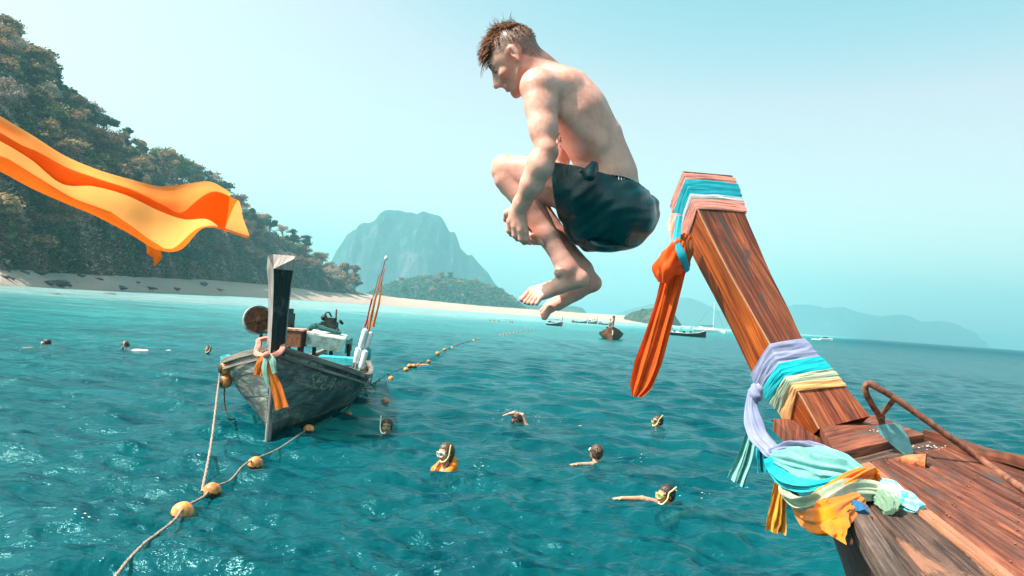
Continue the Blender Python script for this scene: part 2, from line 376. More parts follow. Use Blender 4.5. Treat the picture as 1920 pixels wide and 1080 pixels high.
def build_water():
    rad = np.concatenate([[.02, 1.5, 3], np.geomspace(4.2, 120, 470), np.geomspace(128, 7400, 60)])
    an = np.concatenate([np.radians(np.arange(-180, -42, 6.0)), np.radians(np.linspace(-42, 44, 760)), np.radians(np.arange(50, 178, 6.0))])
    Rr, A = np.meshgrid(rad, an, indexing='ij'); X = Rr*np.sin(A); Y = Rr*np.cos(A)
    dr = np.gradient(rad)[:, None]*np.ones_like(A); dd = np.maximum(dr, Rr*np.gradient(an)[None, :])
    Z = water_z(X, Y, dd)*np.clip((140-Rr)/60, 0, 1)
    v, f, u = grid(np.stack([X, Y, Z], -1), cv=True); f = f[:, ::-1]
    me = mesh(v, f, name='water')
    m, n, b = new_mat('sea water'); tc = N(n, 'TexCoord'); geo = N(n, 'NewGeometry'); cdn = N(n, 'CameraData'); ob = tc.outputs['Object']
    sx = N(n, 'SeparateXYZ'); L(n, ob, sx.inputs[0])
    # shallows over pale sand towards the beach on the left, deep blue-green open sea to the right
    sh = mmath(n, 'SUBTRACT', mmath(n, 'MULTIPLY', sx.outputs[1], 1.0), mmath(n, 'MULTIPLY', sx.outputs[0], 1.9))
    sh = mmath(n, 'ADD', mmath(n, 'MULTIPLY', sh, 1/260.), mmath(n, 'MULTIPLY', mmath(n, 'SUBTRACT', noise(n, ob, .02, 4), .5), .5), clamp=True)
    c = ramp(n, sh, [(0, (.0, .070, .095)), (.12, (.0, .102, .126)), (.38, (.015, .23, .245)), (.75, (.11, .38, .39)), (1, (.27, .45, .45))])
    pt = noise(n, mapping(n, ob, (.35, 1.0, 1)), .25, 4, .6, .4)
    c = mixc(n, ramp(n, pt, [(.42, (.0, .0, .0)), (.62, (.55, .55, .55))]), c, (.0, .050, .068))
    L(n, c, b.inputs['Base Color']); b.inputs['IOR'].default_value = 1.33; b.inputs['Specular Tint'].default_value = (.30, .90, 1, 1)
    vl = N(n, 'VectorMath', operation='LENGTH'); L(n, ob, vl.inputs[0]); L(n, mmath(n, 'ADD', mmath(n, 'MULTIPLY', mmath(n, 'MINIMUM', vl.outputs['Value'], 400.), .0009), .15), b.inputs['Roughness'])
    n1 = noise(n, mapping(n, ob, (1, 1.6, 1)), 3.2, 5, .62, .35); n2 = noise(n, mapping(n, ob, (1, 1.7, 1)), .55, 5, .6, .3)
    b2 = bump(n, None, n2, .85, .34); bb = bump(n, b, noise(n, mapping(n, ob, (1, 1.5, 1)), 9, 4, .6, .3), .4, .012, bump(n, None, n1, .9, .05, b2))
    tr = N(n, 'BsdfTransparent'); tr.inputs[0].default_value = (.35, .86, .86, 1)
    lw = N(n, 'Fresnel'); lw.inputs[0].default_value = 1.33; L(n, bb, lw.inputs[1])
    ms = N(n, 'MixShader'); L(n, mmath(n, 'MULTIPLY', mmath(n, 'SUBTRACT', 1.0, lw.outputs[0], clamp=True), .42), ms.inputs[0])
    L(n, b.outputs[0], ms.inputs[1]); L(n, tr.outputs[0], ms.inputs[2]); L(n, ms.outputs[0], n.nodes['Material Output'].inputs[0])
    tag(link('water', me, m), kind='structure')
    # the sea floor
    m2, n, b = new_mat('sea floor sand'); tc = N(n, 'TexCoord'); t = noise(n, tc.outputs['Object'], .12, 5)
    L(n, ramp(n, t, [(.35, (.02, .16, .17)), (.6, (.05, .26, .26))]), b.inputs['Base Color']); b.inputs['Roughness'].default_value = 1
    g = [[(x, y, -4.5+.6*math.sin(x*.05)*math.cos(y*.07)) for y in np.linspace(-500, 1200, 30)] for x in np.linspace(-900, 900, 30)]
    v, f, u = grid(g); tag(link('sea_floor', mesh(v, f[:, ::-1]), m2), kind='structure')
build_water()

# ------------------------------------------------------------------ beach and hillside
BX = [-1300, -700, -300, 0, 200, 400, 500, 600, 690, 750, 900, 1000, 1100, 1235]
BD = [95, 108, 128, 152, 215, 395, 485, 590, 680, 750, 900, 990, 1060, 1130]      # how far off the water's edge lies
BY = [430, 455, 482, 506, 517, 526, 534, 546, 554, 561, 575, 582, 589, 597]     # top of the sand in the photo
def shore(px): return float(np.interp(px, BX, BD)), float(np.interp(px, BX, BY))
def beach_pt(px, t):
    d, by = shore(px); hy = HY(px); w = P(px, hy, d); w[2] = 0
    q = P(px, by, d*1.12); q[2] = max(q[2], 2.0); tt = t
    return np.array([w[0]+(q[0]-w[0])*t, w[1]+(q[1]-w[1])*t, -.5+(q[2]+.5)*(tt**.8)])
pxs = np.concatenate([np.linspace(-1300, -100, 40), np.linspace(-90, 760, 170), np.linspace(765, 1235, 70)])
g = []
for i, px in enumerate(pxs):
    row = []
    for t in np.linspace(-.12, 1.25, 26):
        p = beach_pt(px, max(t, 0)) if t >= 0 else beach_pt(px, 0)+np.array([0, -10*abs(t), -3*abs(t)])
        p = p + np.array([0, 0, .12*math.sin(p[0]*.31+t*5)+.1*math.sin(p[0]*.77+1+t*9)])*(0 if t < 0 else min(1, t*3)); row.append(p)
    g.append(row)
v, f, u = grid(g)
m, n, b = new_mat('beach sand'); tc = N(n, 'TexCoord'); ob = tc.outputs['Object']; uvx = N(n, 'SeparateXYZ'); L(n, tc.outputs['UV'], uvx.inputs[0])
tt = mmath(n, 'ADD', uvx.outputs[1], mmath(n, 'MULTIPLY', mmath(n, 'SUBTRACT', noise(n, ob, .05, 5), .5), .22))
c = ramp(n, tt, [(.08, (.36, .27, .22)), (.16, (.47, .33, .27)), (.34, (.52, .36, .30)), (.40, (.62, .58, .56)), (.7, (.60, .60, .60)), (.95, (.42, .42, .41))])
c = mixc(n, ramp(n, noise(n, ob, .35, 6, .7), [(.56, (0, 0, 0)), (.66, (.75, .75, .75))]), c, (.20, .16, .14))
L(n, c, b.inputs['Base Color']); b.inputs['Roughness'].default_value = .95; bump(n, b, noise(n, ob, .8, 5), .5, .3)
tag(link('beach', mesh(v, f), m), kind='structure')

SKX = [-1300, -600, -200, 0, 60, 120, 200, 260, 330, 400, 460, 520, 570, 610, 650, 690]
SKY = [60, -60, -10, 52, 100, 160, 225, 275, 315, 345, 395, 425, 455, 490, 520, 556]
def hill_pt(px, t):
    """t 0 at the foot, 1 on the ridge, beyond it the far side"""
    d, by = shore(px); foot = beach_pt(px, 1.0); rd = d*1.12+np.interp(px, [-1300, 0, 400, 690], [150, 115, 110, 60])
    r = P(px+6*0, float(np.interp(px, SKX, SKY)), rd); tree = 9.0; r[2] = max(r[2]-tree, foot[2]+.2)
    if t <= 1:
        k = t**.9; z = foot[2]-.6+(r[2]-foot[2]+.6)*(k*.75+.25*math.sin(k*math.pi/2))
        return np.array([foot[0]+(r[0]-foot[0])*t, foot[1]+(r[1]-foot[1])*t, z])
    e = r+(r-foot)*np.array([1, 1, 0])*(t-1)*1.6; e[2] = max(-2, r[2]*(1-(t-1)**1.5)); return e
def relief(p, s=1.0):
    x, y = p[0], p[1]
    return s*(2.2*math.sin(x*.11+y*.06)+1.7*math.sin(x*.19-y*.13+1)+1.0*math.sin(x*.43+y*.31)+.6*math.sin(x*.9-y*.7))
hp = np.linspace(-1300, 694, 230); g = []
for px in hp:
    row = []
    for t in np.linspace(0, 2, 44):
        p = hill_pt(px, t); p[2] += relief(p, min(1, t*4)*(.8 if px < 600 else .8*(694-px)/94)); row.append(p)
    g.append(row)
v, f, u = grid(g)
EARTH, n, b = new_mat('dry hillside earth'); tc = N(n, 'TexCoord'); ob = tc.outputs['Object']
L(n, ramp(n, noise(n, ob, .07, 8, .7), [(.35, (.02, .03, .02)), (.5, (.07, .055, .035)), (.65, (.17, .11, .07))]), b.inputs['Base Color'])
b.inputs['Roughness'].default_value = 1; b.inputs['Specular IOR Level'].default_value = 0; bump(n, b, noise(n, ob, .5, 6), .8, .8)
tag(link('hillside', mesh(v, f), EARTH), kind='structure')

# foliage
def leafmat(name, cols, trans=.3):
    m, n, b = new_mat(name); tc = N(n, 'TexCoord'); oi = N(n, 'ObjectInfo'); gi = N(n, 'NewGeometry')
    c = ramp(n, gi.outputs['Random Per Island'], [(i/(len(cols)-1), q) for i, q in enumerate(cols)])
    big = noise(n, tc.outputs['Object'], .35, 3); c = mixc(n, ramp(n, big, [(.35, (0, 0, 0)), (.65, (.6, .6, .6))]), c, cols[0])
    hs = N(n, 'HueSaturation'); L(n, c, hs.inputs['Color']); L(n, mmath(n, 'ADD', mmath(n, 'MULTIPLY', oi.outputs['Random'], .7), .65), hs.inputs['Value'])
    L(n, mmath(n, 'ADD', mmath(n, 'MULTIPLY', oi.outputs['Random'], .05), .475), hs.inputs['Hue'])
    L(n, hs.outputs[0], b.inputs['Base Color']); b.inputs['Roughness'].default_value = .7; b.inputs['Specular IOR Level'].default_value = .15
    t = N(n, 'BsdfTranslucent'); L(n, hs.outputs[0], t.inputs[0]); ms = N(n, 'MixShader'); ms.inputs[0].default_value = trans
    L(n, b.outputs[0], ms.inputs[1]); L(n, t.outputs[0], ms.inputs[2]); L(n, ms.outputs[0], n.nodes['Material Output'].inputs[0]); return m
G1 = leafmat('dark green leaves', [(.014, .045, .030), (.030, .080, .048), (.06, .12, .06)])
G2 = leafmat('olive leaves', [(.06, .09, .035), (.16, .16, .06), (.28, .24, .11)])
G3 = leafmat('dry brown leaves', [(.16, .088, .046), (.30, .175, .098), (.44, .29, .18)])
G4 = leafmat('pale bare twigs', [(.26, .19, .15), (.42, .33, .27), (.56, .46, .39)])
BARK = plain('bark', (.16, .12, .09), .95, var=.3, scale=3, bst=.5)
def cards(cent, size, seed, norm=None, elong=1.5):
    """small leaf-spray faces at the given centres"""
    rs = np.random.RandomState(seed); k = len(cent); d = rs.randn(k, 3); d /= np.linalg.norm(d, axis=1)[:, None]
    if norm is not None: d = d*.8+norm; d /= np.linalg.norm(d, axis=1)[:, None]+1e-9
    a = np.cross(d, rs.randn(k, 3)); a /= np.linalg.norm(a, axis=1)[:, None]+1e-9; b = np.cross(d, a)
    s = size*rs.uniform(.5, 1.3, k)[:, None]; a = a*s*elong; b = b*s
    j = lambda: rs.uniform(.6, 1.2, (k, 1))
    v = np.stack([cent-a*j(), cent-b*j(), cent+a*j(), cent+b*j()], 1).reshape(-1, 3); f = np.arange(k*4).reshape(-1, 4); return v, f
def make_crown(seed, kind):
    """kind: round, umbrella, tall, bare ; a crown about 10 m across, foot at 0"""
    rs = np.random.RandomState(seed); cl = []; tips = []
    H, wd_, n_ = {'round': (9, 4.2, 13), 'umbrella': (9.5, 4.6, 14), 'tall': (13, 3.2, 14), 'bare': (10, 3.8, 13)}[kind]
    for i in range(n_):
        a = rs.uniform(0, 6.28); r = wd_*math.sqrt(rs.uniform(.02, 1))*.78
        z = {'round': H*.45+rs.uniform(0, .45)*H*(1-(r/wd_)**2*.6), 'umbrella': H*.50+rs.uniform(-.08, .42)*H*(1-(r/wd_)**2*.5), 'tall': rs.uniform(.38, .95)*H, 'bare': H*.5+rs.uniform(0, .4)*H}[kind]
        if kind == 'tall': r *= .75*(1.15-abs(z/H-.6))
        cl.append((r*math.cos(a), r*math.sin(a), z, rs.uniform(1.3, 2.4)*(.85 if kind == 'umbrella' else 1)))
    cs = []; ns = []
    for x, y, z, q in cl:
        k = int(120*q*(.55 if kind == 'bare' else 1)); d = rs.randn(k, 3); d /= np.linalg.norm(d, axis=1)[:, None]; d[:, 2] = np.abs(d[:, 2])*1.0-(rs.rand(k) < .3)*.9*np.abs(d[:, 2])
        rr = q*rs.uniform(.6, 1.1, (k, 1))*(1+.25*np.sin(d[:, :1]*5+q)); cs.append(np.array([x, y, z])+d*rr*np.array([1, 1, .75])); ns.append(d)
        tips.append((x, y, z))
    cs = np.vstack(cs); ns = np.vstack(ns); v, f = cards(cs, .16 if kind == 'bare' else .30, seed, ns, 2.6 if kind == 'bare' else 1.4)
    cm = mesh(v, f, smooth=False, name='crown')
    mb = MB(); top = H*.6; mb.add(*tube(spline([(0, 0, -2), (.15*rs.randn(), .15*rs.randn(), H*.3), (.2*rs.randn(), .2*rs.randn(), top)], 5), np.linspace(.30, .13, 5), 6))
    for x, y, z in tips: mb.add(*tube(spline([(0, 0, H*rs.uniform(.25, .5)), (x*.5, y*.5, z*.75), (x, y, z)], 4), np.linspace(.12, .03, 4), 4))
    tm = mesh(np.vstack(mb.v), mb.f, name='trunk'); return cm, tm
def hill_part(px): return ', ' + ('at the left edge' if px < 60 else ('left part' if px < 170 else ('above the cloth tip' if px < 300 else ('left of the post' if px < 400 else ('behind the post' if px < 520 else 'right end of the hill')))))
PROTO = []
for sd, kd, mt in ((1, 'round', G1), (2, 'umbrella', G1), (3, 'tall', G1), (4, 'round', G2), (5, 'umbrella', G2), (6, 'round', G3), (7, 'tall', G3), (8, 'bare', G4), (9, 'bare', G4), (10, 'round', G2), (11, 'bare', G3), (12, 'umbrella', G1)):
    cm, tm = make_crown(sd, kd); cm.materials.append(mt); tm.materials.append(BARK); PROTO.append((cm, tm, kd, mt))
KIND = {G1.name: 'dark green', G2.name: 'olive green', G3.name: 'dry brown', G4.name: 'pale leafless'}
SHAPE = {'round': 'rounded', 'umbrella': 'flat-topped', 'tall': 'tall narrow', 'bare': 'twiggy'}
def plant_tree(p, sc_, which, where, group, name='tree', part=''):
    cm, tm, kd, mt = PROTO[which]; s = (sc_*rnd.uniform(.85, 1.15), sc_*rnd.uniform(.85, 1.15), sc_*rnd.uniform(.85, 1.1))
    r = bpy.data.objects.new(name, None); COL.objects.link(r); r.location = p; r.rotation_euler = (rnd.uniform(-.08, .08), rnd.uniform(-.08, .08), rnd.uniform(0, 6.28)); r.scale = s
    size = 'small' if sc_ < 1.12 else ('large' if sc_ > 1.5 else 'middling'); tag(r, f'{size} {SHAPE[kd]} {KIND[mt.name]} tree {where}{part}', 'tree', group)
    for nm, me in (('crown', cm), ('trunk', tm)):
        o = bpy.data.objects.new(nm, me); COL.objects.link(o); o.parent = r
def pick(green):
    u_ = rnd.random()
    if u_ < green*.62: return rnd.choice([0, 1, 2, 0, 12-1])
    if u_ < green*.62+.20: return rnd.choice([3, 4, 9])
    if u_ < green*.62+.52: return rnd.choice([5, 6, 10])
    return rnd.choice([7, 8, 10])
# the crest first: trees spaced one by one along the skyline
CREST = [(-30, 1.0, 7), (8, 1.15, 1), (34, .9, 8), (62, .9, 4), (90, 1.1, 0), (118, 1.0, 11), (150, .8, 3), (172, 1.0, 1), (196, .9, 11), (236, 1.05, 2), (258, 1.15, 1), (285, .8, 8), (305, 1.0, 9), (330, .9, 0), (352, .8, 7), (372, 1.15, 11), (398, .95, 8), (420, 1.2, 0), (444, .9, 7), (462, .9, 8), (486, .9, 3), (508, 1.1, 1), (530, .9, 7), (552, .9, 5), (575, .95, 2), (598, .9, 8), (620, .9, 9), (640, .85, 5)]
for k, (px, sc_, w) in enumerate(CREST):
    p = hill_pt(px, 1.0); p[2] += relief(p, .8*(1 if px < 600 else .4))-2.6
    plant_tree(p, sc_*(1.5 if px < 300 else 2.0), w, 'on the hill skyline' if w not in (1, 11) else 'standing above the hill skyline', 'trees along the crest of the hill', part=hill_part(px))
cnt = 0
while cnt < 172:
    px = rnd.uniform(-60, 668); t = rnd.random()**.85*.95+.02; d = shore(px)[0]
    if rnd.random() > 150/d*1.3+.22: continue
    p = hill_pt(px, t); p[2] += relief(p, .6)-1.2
    grn = .30+.18*math.sin(px*.021+t*7)+.12*(t > .5); w = pick(grn)
    pos = 'just above the beach' if t < .18 else ('low on the hillside' if t < .45 else ('halfway up the hillside' if t < .7 else 'high on the hillside'))
    plant_tree(p, rnd.uniform(1.0, 1.7)*(1.0 if px < 300 else 1.35), w, pos, 'trees covering the steep hillside', part=hill_part(px)); cnt += 1
# thicket between the trees: nobody could count it
cs = []; 
for i in range(85000):
    px = rnd.uniform(-120, 690); t = rnd.random(); d = shore(px)[0]
    p = hill_pt(px, t); p[2] += relief(p, .7*(1 if px < 600 else (694-px)/94))
    hgt = 5.2*abs(math.sin(p[0]*.35+1.3*math.sin(p[1]*.3))*math.cos(p[1]*.28+.5*math.sin(p[0]*.21)))+.5
    cs.append(p+np.array([rnd.gauss(0, .5), rnd.gauss(0, .5), hgt*rnd.uniform(.3, 1)*(1 if px < 640 else (694-px)/54+.1)]))
cs = np.array(cs)
sel = (np.sin(cs[:, 0]*.13+2*np.sin(cs[:, 1]*.11))+.5*np.sin(cs[:, 1]*.33+cs[:, 0]*.27)+nr.randn(len(cs))*.35)
for k, (lo, hi, mt, nm) in enumerate(((-9, -.75, G1, 'dark_undergrowth'), (-.75, -.1, G2, 'olive_undergrowth'), (-.1, .6, G3, 'dry_undergrowth'), (.6, 9, G4, 'pale_undergrowth'))):
    q = cs[(sel >= lo) & (sel < hi)]; v, f = cards(q, .58, 50+k, np.tile((0, -.3, .9), (len(q), 1)), 1.5)
    tag(link(nm, mesh(v, f, smooth=False), mt), f'thicket of {KIND[mt.name]} shrubs between the hillside trees', 'undergrowth', kind='stuff')

# ------------------------------------------------------------------ far land
def land(name, prof, d, depth, mat, rough=0.0, relief_=1.0, nt_=22, kind='structure', base=None, cliff=.45):
    """a hill whose crest follows prof = [(px, py)...] at distance d"""
    px = np.array([q[0] for q in prof], float); py = np.array([q[1] for q in prof], float); rs = np.random.RandomState(int(d)); xs = np.linspace(px[0], px[-1], max(60, int((px[-1]-px[0])/3)))
    g = []
    for i, x in enumerate(xs):
        y = np.interp(x, px, py); r = P(x, y, d); h = max(r[2], .5); row = []; w = depth*(.35+.65*min(1, h/40))
        for t in np.linspace(-1, 1, nt_*2+1):
            a = abs(t); z = h*(1-a**(1/cliff)) if t <= 0 else h*(1-a**1.6)
            e = r[0]*.0; q = np.array([r[0]*(1+t*w/d), r[1]*(1+t*w/d), z-1.5*a])
            if rough and t < 0: 
                vv_ = Vector((q[0]*.007, 3.1, z*.0022)); gv = mnoise.fractal(vv_, 1.0, 2.0, 5)*1.3+.5*abs(mnoise.noise(Vector((q[0]*.018, z*.0035, 7))))
                q[1] += rough*gv*min(1, math.sin(a*math.pi)*1.6)
            row.append(q)
        g.append(row)
    v, f, u = grid(g); o = link(name, mesh(v, f, smooth=True, auto=28 if rough else None), mat); tag(o, kind=kind); return g
ROCK, n, b = new_mat('karst rock and scrub'); tc = N(n, 'TexCoord'); ob = tc.outputs['Object']; gm = N(n, 'NewGeometry'); sz = N(n, 'SeparateXYZ'); L(n, gm.outputs['Normal'], sz.inputs[0])
rk = ramp(n, noise(n, mapping(n, ob, (1, 1, .15)), .012, 8, .72, .6), [(.36, (.008, .018, .022)), (.48, (.04, .05, .055)), (.60, (.10, .10, .105))])
gr = ramp(n, noise(n, ob, .03, 6, .7), [(.35, (.006, .024, .025)), (.65, (.02, .05, .042))])
L(n, mixc(n, ramp(n, mmath(n, 'ADD', sz.outputs[2], mmath(n, 'MULTIPLY', mmath(n, 'SUBTRACT', noise(n, ob, .016, 5), .5), 1.4)), [(.38, (0, 0, 0)), (.55, (1, 1, 1))]), rk, gr), b.inputs['Base Color'])
b.inputs['Roughness'].default_value = 1; b.inputs['Specular IOR Level'].default_value = 0; bump(n, b, noise(n, mapping(n, ob, (1, 1, .2)), .05, 8, .7), 1, 12)
FARG, n, b = new_mat('far forest'); tc = N(n, 'TexCoord'); ob = tc.outputs['Object']; vo = N(n, 'TexVoronoi'); vo.inputs['Scale'].default_value = .11; L(n, ob, vo.inputs[0])
L(n, mixc(n, vo.outputs['Distance'], ramp(n, noise(n, ob, .03, 6, .7), [(.35, (.025, .05, .03)), (.5, (.06, .085, .045)), (.68, (.17, .13, .085))]), (.02, .035, .025)), b.inputs['Base Color'])
b.inputs['Roughness'].default_value = 1; b.inputs['Specular IOR Level'].default_value = 0; bump(n, b, mmath(n, 'MULTIPLY', vo.outputs['Distance'], -1.0), 1, 5)
KP = [(610, 552), (622, 500), (632, 472), (640, 458), (650, 441), (662, 432), (680, 425), (700, 421), (712, 411), (722, 404), (745, 401), (768, 404), (780, 407), (795, 404), (812, 408), (826, 413), (834, 425), (842, 441), (852, 441), (857, 452), (861, 468), (874, 480), (882, 479), (893, 492), (905, 505), (915, 514), (925, 531), (940, 545), (960, 560), (980, 574), (1000, 586)]
land('karst_mountain', KP, 3500, 650, ROCK, rough=90, cliff=.28, nt_=30)
MP = [(690, 560), (712, 545), (735, 535), (765, 527), (800, 521), (830, 522), (862, 527), (900, 534), (930, 544), (955, 560), (972, 576), (985, 584)]
MG = land('wooded_headland', [(a, b_+5) for a, b_ in MP], 1450, 170, FARG, cliff=.55)
land('low_far_shore', [(940, 580), (960, 566), (985, 569), (1010, 572), (1040, 573), (1075, 574), (1092, 577), (1098, 584), (1102, 594)], 2700, 220, FARG, cliff=.5)
land('islet', [(1166, 603), (1172, 592), (1185, 585), (1205, 580), (1230, 577), (1250, 580), (1265, 590), (1274, 604), (1278, 609)], 1180, 70, FARG, cliff=.4)
land('hazy_ridge', [(1130, 598), (1180, 580), (1230, 568), (1262, 560), (1290, 558), (1315, 566), (1345, 582), (1400, 590), (1450, 595), (1480, 622)], 5400, 600, FARG, cliff=.5)
land('distant_headland', [(1440, 600), (1470, 578), (1490, 571), (1515, 572), (1545, 578), (1580, 576), (1620, 588), (1655, 594), (1690, 590), (1705, 593), (1730, 604), (1760, 602), (1790, 608), (1815, 618), (1830, 624), (1840, 638), (1848, 640), (1855, 652)], 6300, 600, ROCK, rough=60, cliff=.35)
land('distant_shore_behind_karst', [(-1500, 420), (-600, 470), (0, 505), (400, 535), (620, 552), (700, 560)], 4600, 400, FARG, cliff=.5)
# trees one can tell apart on the headland and the islet
for k in range(62):
    i = rnd.randrange(6, len(MG)-6); j = rnd.randrange(4, 23); p = MG[i][j]
    plant_tree((p[0], p[1], p[2]-6), rnd.uniform(1.7, 2.5), pick(.38), 'on the wooded headland below the rock mountain', 'trees on the wooded headland')
for k in range(24):
    x = rnd.uniform(1172, 1268); t = rnd.random(); y = np.interp(x, [1166, 1172, 1185, 1230, 1265, 1276], [606, 594, 585, 577, 590, 606])*(1-t)+HY(x)*t
    p = P(x, y, 1165); plant_tree((p[0], p[1], max(.3, p[2]-9)), rnd.uniform(1.0, 1.6), pick(.4), 'on the small islet behind the moored boats', 'trees on the islet')
cs = []
for k in range(46000):
    i = rnd.randrange(len(MG)); j = rnd.randrange(0, 26); p = MG[i][j]; cs.append(p+np.array([rnd.gauss(0, 5), rnd.gauss(0, 5), rnd.uniform(0, 11)]))
v, f = cards(np.array(cs), 1.9, 77, np.tile((0, -.3, .9), (len(cs), 1))); 
tag(link('headland_forest', mesh(v, f, smooth=False), G1), 'mixed forest covering the low headland under the mountain', 'forest', kind='stuff')

# rocks and driftwood on the beach
STONE = plain('dark beach rock', (.10, .09, .085), .9, var=.3, scale=1.5, bst=.6)
WRACK = plain('driftwood', (.12, .09, .07), .9, var=.3, scale=2, bst=.5)
def rock(px, t, s, seed, lab, nm='rock', mat=STONE, el=1.4):
    rs = np.random.RandomState(seed); c = rs.randn(5, 3)
    fn = lambda d: 1+.28*math.sin(d@c[0]*2+1)+.2*math.sin(d@c[1]*3.3)+.1*math.sin(d@c[2]*6)
    v, f = ball(beach_pt(px, t)+np.array([0, 0, s*.15]), (s*el, s, s*.55), 12, 8, fn=fn)
    o = link(nm, mesh(v, f, auto=40), mat); tag(o, lab, 'rock' if nm == 'rock' else 'driftwood'); return o
for i, (px, t, s, lab) in enumerate([(45, .86, 1.1, 'dark boulder at the back of the beach, far left'), (108, .22, 2.0, 'largest dark rock on the wet sand at the left'), (92, .25, 1.2, 'flat dark rock beside the largest beach rock'), (130, .18, .8, 'small dark rock right of the largest beach rock'), (227, .16, 1.4, 'flat brown rock alone on the wet sand'), (330, .22, 1.6, 'low dark rock under the flying orange cloth tip'), (8, .5, .9, 'small dark rock at the left edge of the beach'), (22, .42, .7, 'small brown rock near the left edge of the beach'), (150, .85, 1.0, 'grey rock in the dry sand above the waterline'), (186, .7, .9, 'rounded grey rock in the middle of the dry sand'), (258, .55, .8, 'small rock in the pale sand by the hill foot'), (380, .6, 2.0, 'rock at the hill foot left of the moored boat prow'), (105, -.28, .5, 'small black rock standing in the shallow water'), (206, -.30, .9, 'flat black rock awash in the shallow water')]):
    if t < 0:
        q = W(px, {105: 551.5, 206: 551.5}[px]); v_, f_ = ball(q, (s*1.6, s, s*.35), 12, 8); tag(link('rock', mesh(v_, f_, auto=40), STONE), lab, 'rock')
    else: rock(px, t, s, i, lab)
for i, (px, t, lab) in enumerate([(70, .9, 'driftwood log lying below the trees at the left'), (280, .2, 'long driftwood branch on the wet sand'), (410, .3, 'driftwood pile on the sand left of the boat prow'), (640, .95, 'fallen branches at the right end of the hill')]):
    rock(px, t, 1.0, 70+i, lab, 'driftwood', WRACK, 3.2)

# ------------------------------------------------------------------ the longtail boat moored on the left
B0 = W(501, 822); AX = unit([-.105, .995, 0]); BN = np.array([AX[1], -AX[0], 0])        # along the boat, to starboard (right in the photo)
ST = [0, .12, .4, .8, 1.3, 1.9, 2.6, 3.4, 4.5, 5.6, 6.8, 8.0, 8.8]
GH = [.05, .22, .62, .98, 1.17, 1.24, 1.26, 1.24, 1.16, 1.05, .88, .68, .55]            # half width at the gunwale
WH = [.015, .03, .07, .15, .27, .42, .56, .74, .80, .76, .64, .46, .34]                  # half width at the water
GZ = [1.47, 1.40, 1.27, 1.13, 1.01, .90, .82, .77, .73, .71, .72, .78, .86]
def hull_pt(s, h, side, off=0.0):
    """h 0 keel .. 1 gunwale"""
    gw, ww, gz = np.interp(s, ST, GH), np.interp(s, ST, WH), np.interp(s, ST, GZ)
    hs = [0, .25, .42, .6, .8, 1]; wk = [0, ww*.75, ww, ww+(gw-ww)*.46, ww+(gw-ww)*.80, gw]; zk = [-.32, -.14, .0+.03, gz*.36, gz*.70, gz]
    w = np.interp(h, hs, wk)+off; z = np.interp(h, hs, zk)
    return B0+AX*(s+.10*(1-h)*0)+BN*side*w+np.array([0, 0, z])
PAINT, n, b = new_mat('weathered hull paint'); tc = N(n, 'TexCoord'); ob = tc.outputs['Object']
pa = noise(n, mapping(n, ob, (1.2, 1.2, 3)), 1.3, 8, .72, .8); pb = noise(n, mapping(n, ob, (2, .6, 5)), 3, 6, .7, .4)
c = ramp(n, pa, [(.30, (.018, .030, .032)), (.44, (.055, .10, .105)), (.52, (.13, .17, .16)), (.62, (.38, .35, .31)), (.7, (.12, .06, .04))])
c = mixc(n, ramp(n, pb, [(.46, (0, 0, 0)), (.62, (.85, .85, .85))]), c, (.075, .045, .032))
sz = N(n, 'SeparateXYZ'); L(n, ob, sz.inputs[0]); c = mixc(n, ramp(n, mmath(n, 'ADD', sz.outputs[2], mmath(n, 'MULTIPLY', pa, .18)), [(.17, (1, 1, 1)), (.24, (0, 0, 0))]), c, (.012, .020, .014))
L(n, c, b.inputs['Base Color']); b.inputs['Roughness'].default_value = .62; bump(n, b, mmath(n, 'ADD', pa, pb), .6, .02)
OLDW = wood('grey weathered rail wood', (.05, .04, .035), (.17, .14, .12), (.34, .30, .26), .8)
DARKW = wood('dark inner wood', (.015, .010, .008), (.05, .032, .022), (.10, .065, .045), .75)
BLACKW = wood('black painted stem post', (.006, .010, .011), (.012, .022, .023), (.030, .045, .045), .42, stain=(.07, .075, .07))
GREYW = wood('pale worn and sunlit post edge', (.10, .085, .08), (.26, .23, .22), (.42, .38, .36), .75)  # also carries the sunlit tone of the post's left face
STEEL = plain('dark greasy engine metal', (.035, .038, .036), .55, .6, var=.4, scale=14)
RUST = plain('rusty iron', (.20, .075, .035), .85, .2, var=.4, scale=30, bst=.5, dark=(.05, .022, .014))
ROPE = plain('weathered rope', (.30, .22, .175), .95, var=.25, scale=40, bst=.6)
ROPED = plain('dark wet rope', (.05, .045, .04), .9, var=.3, scale=40)
boat = empty('longtail_boat', B0, 'grey green wooden longtail boat with tall black prow post moored at the buoy line', 'boat')
ss = np.concatenate([np.linspace(0, 1, 14), np.linspace(1.15, 8.8, 34)])
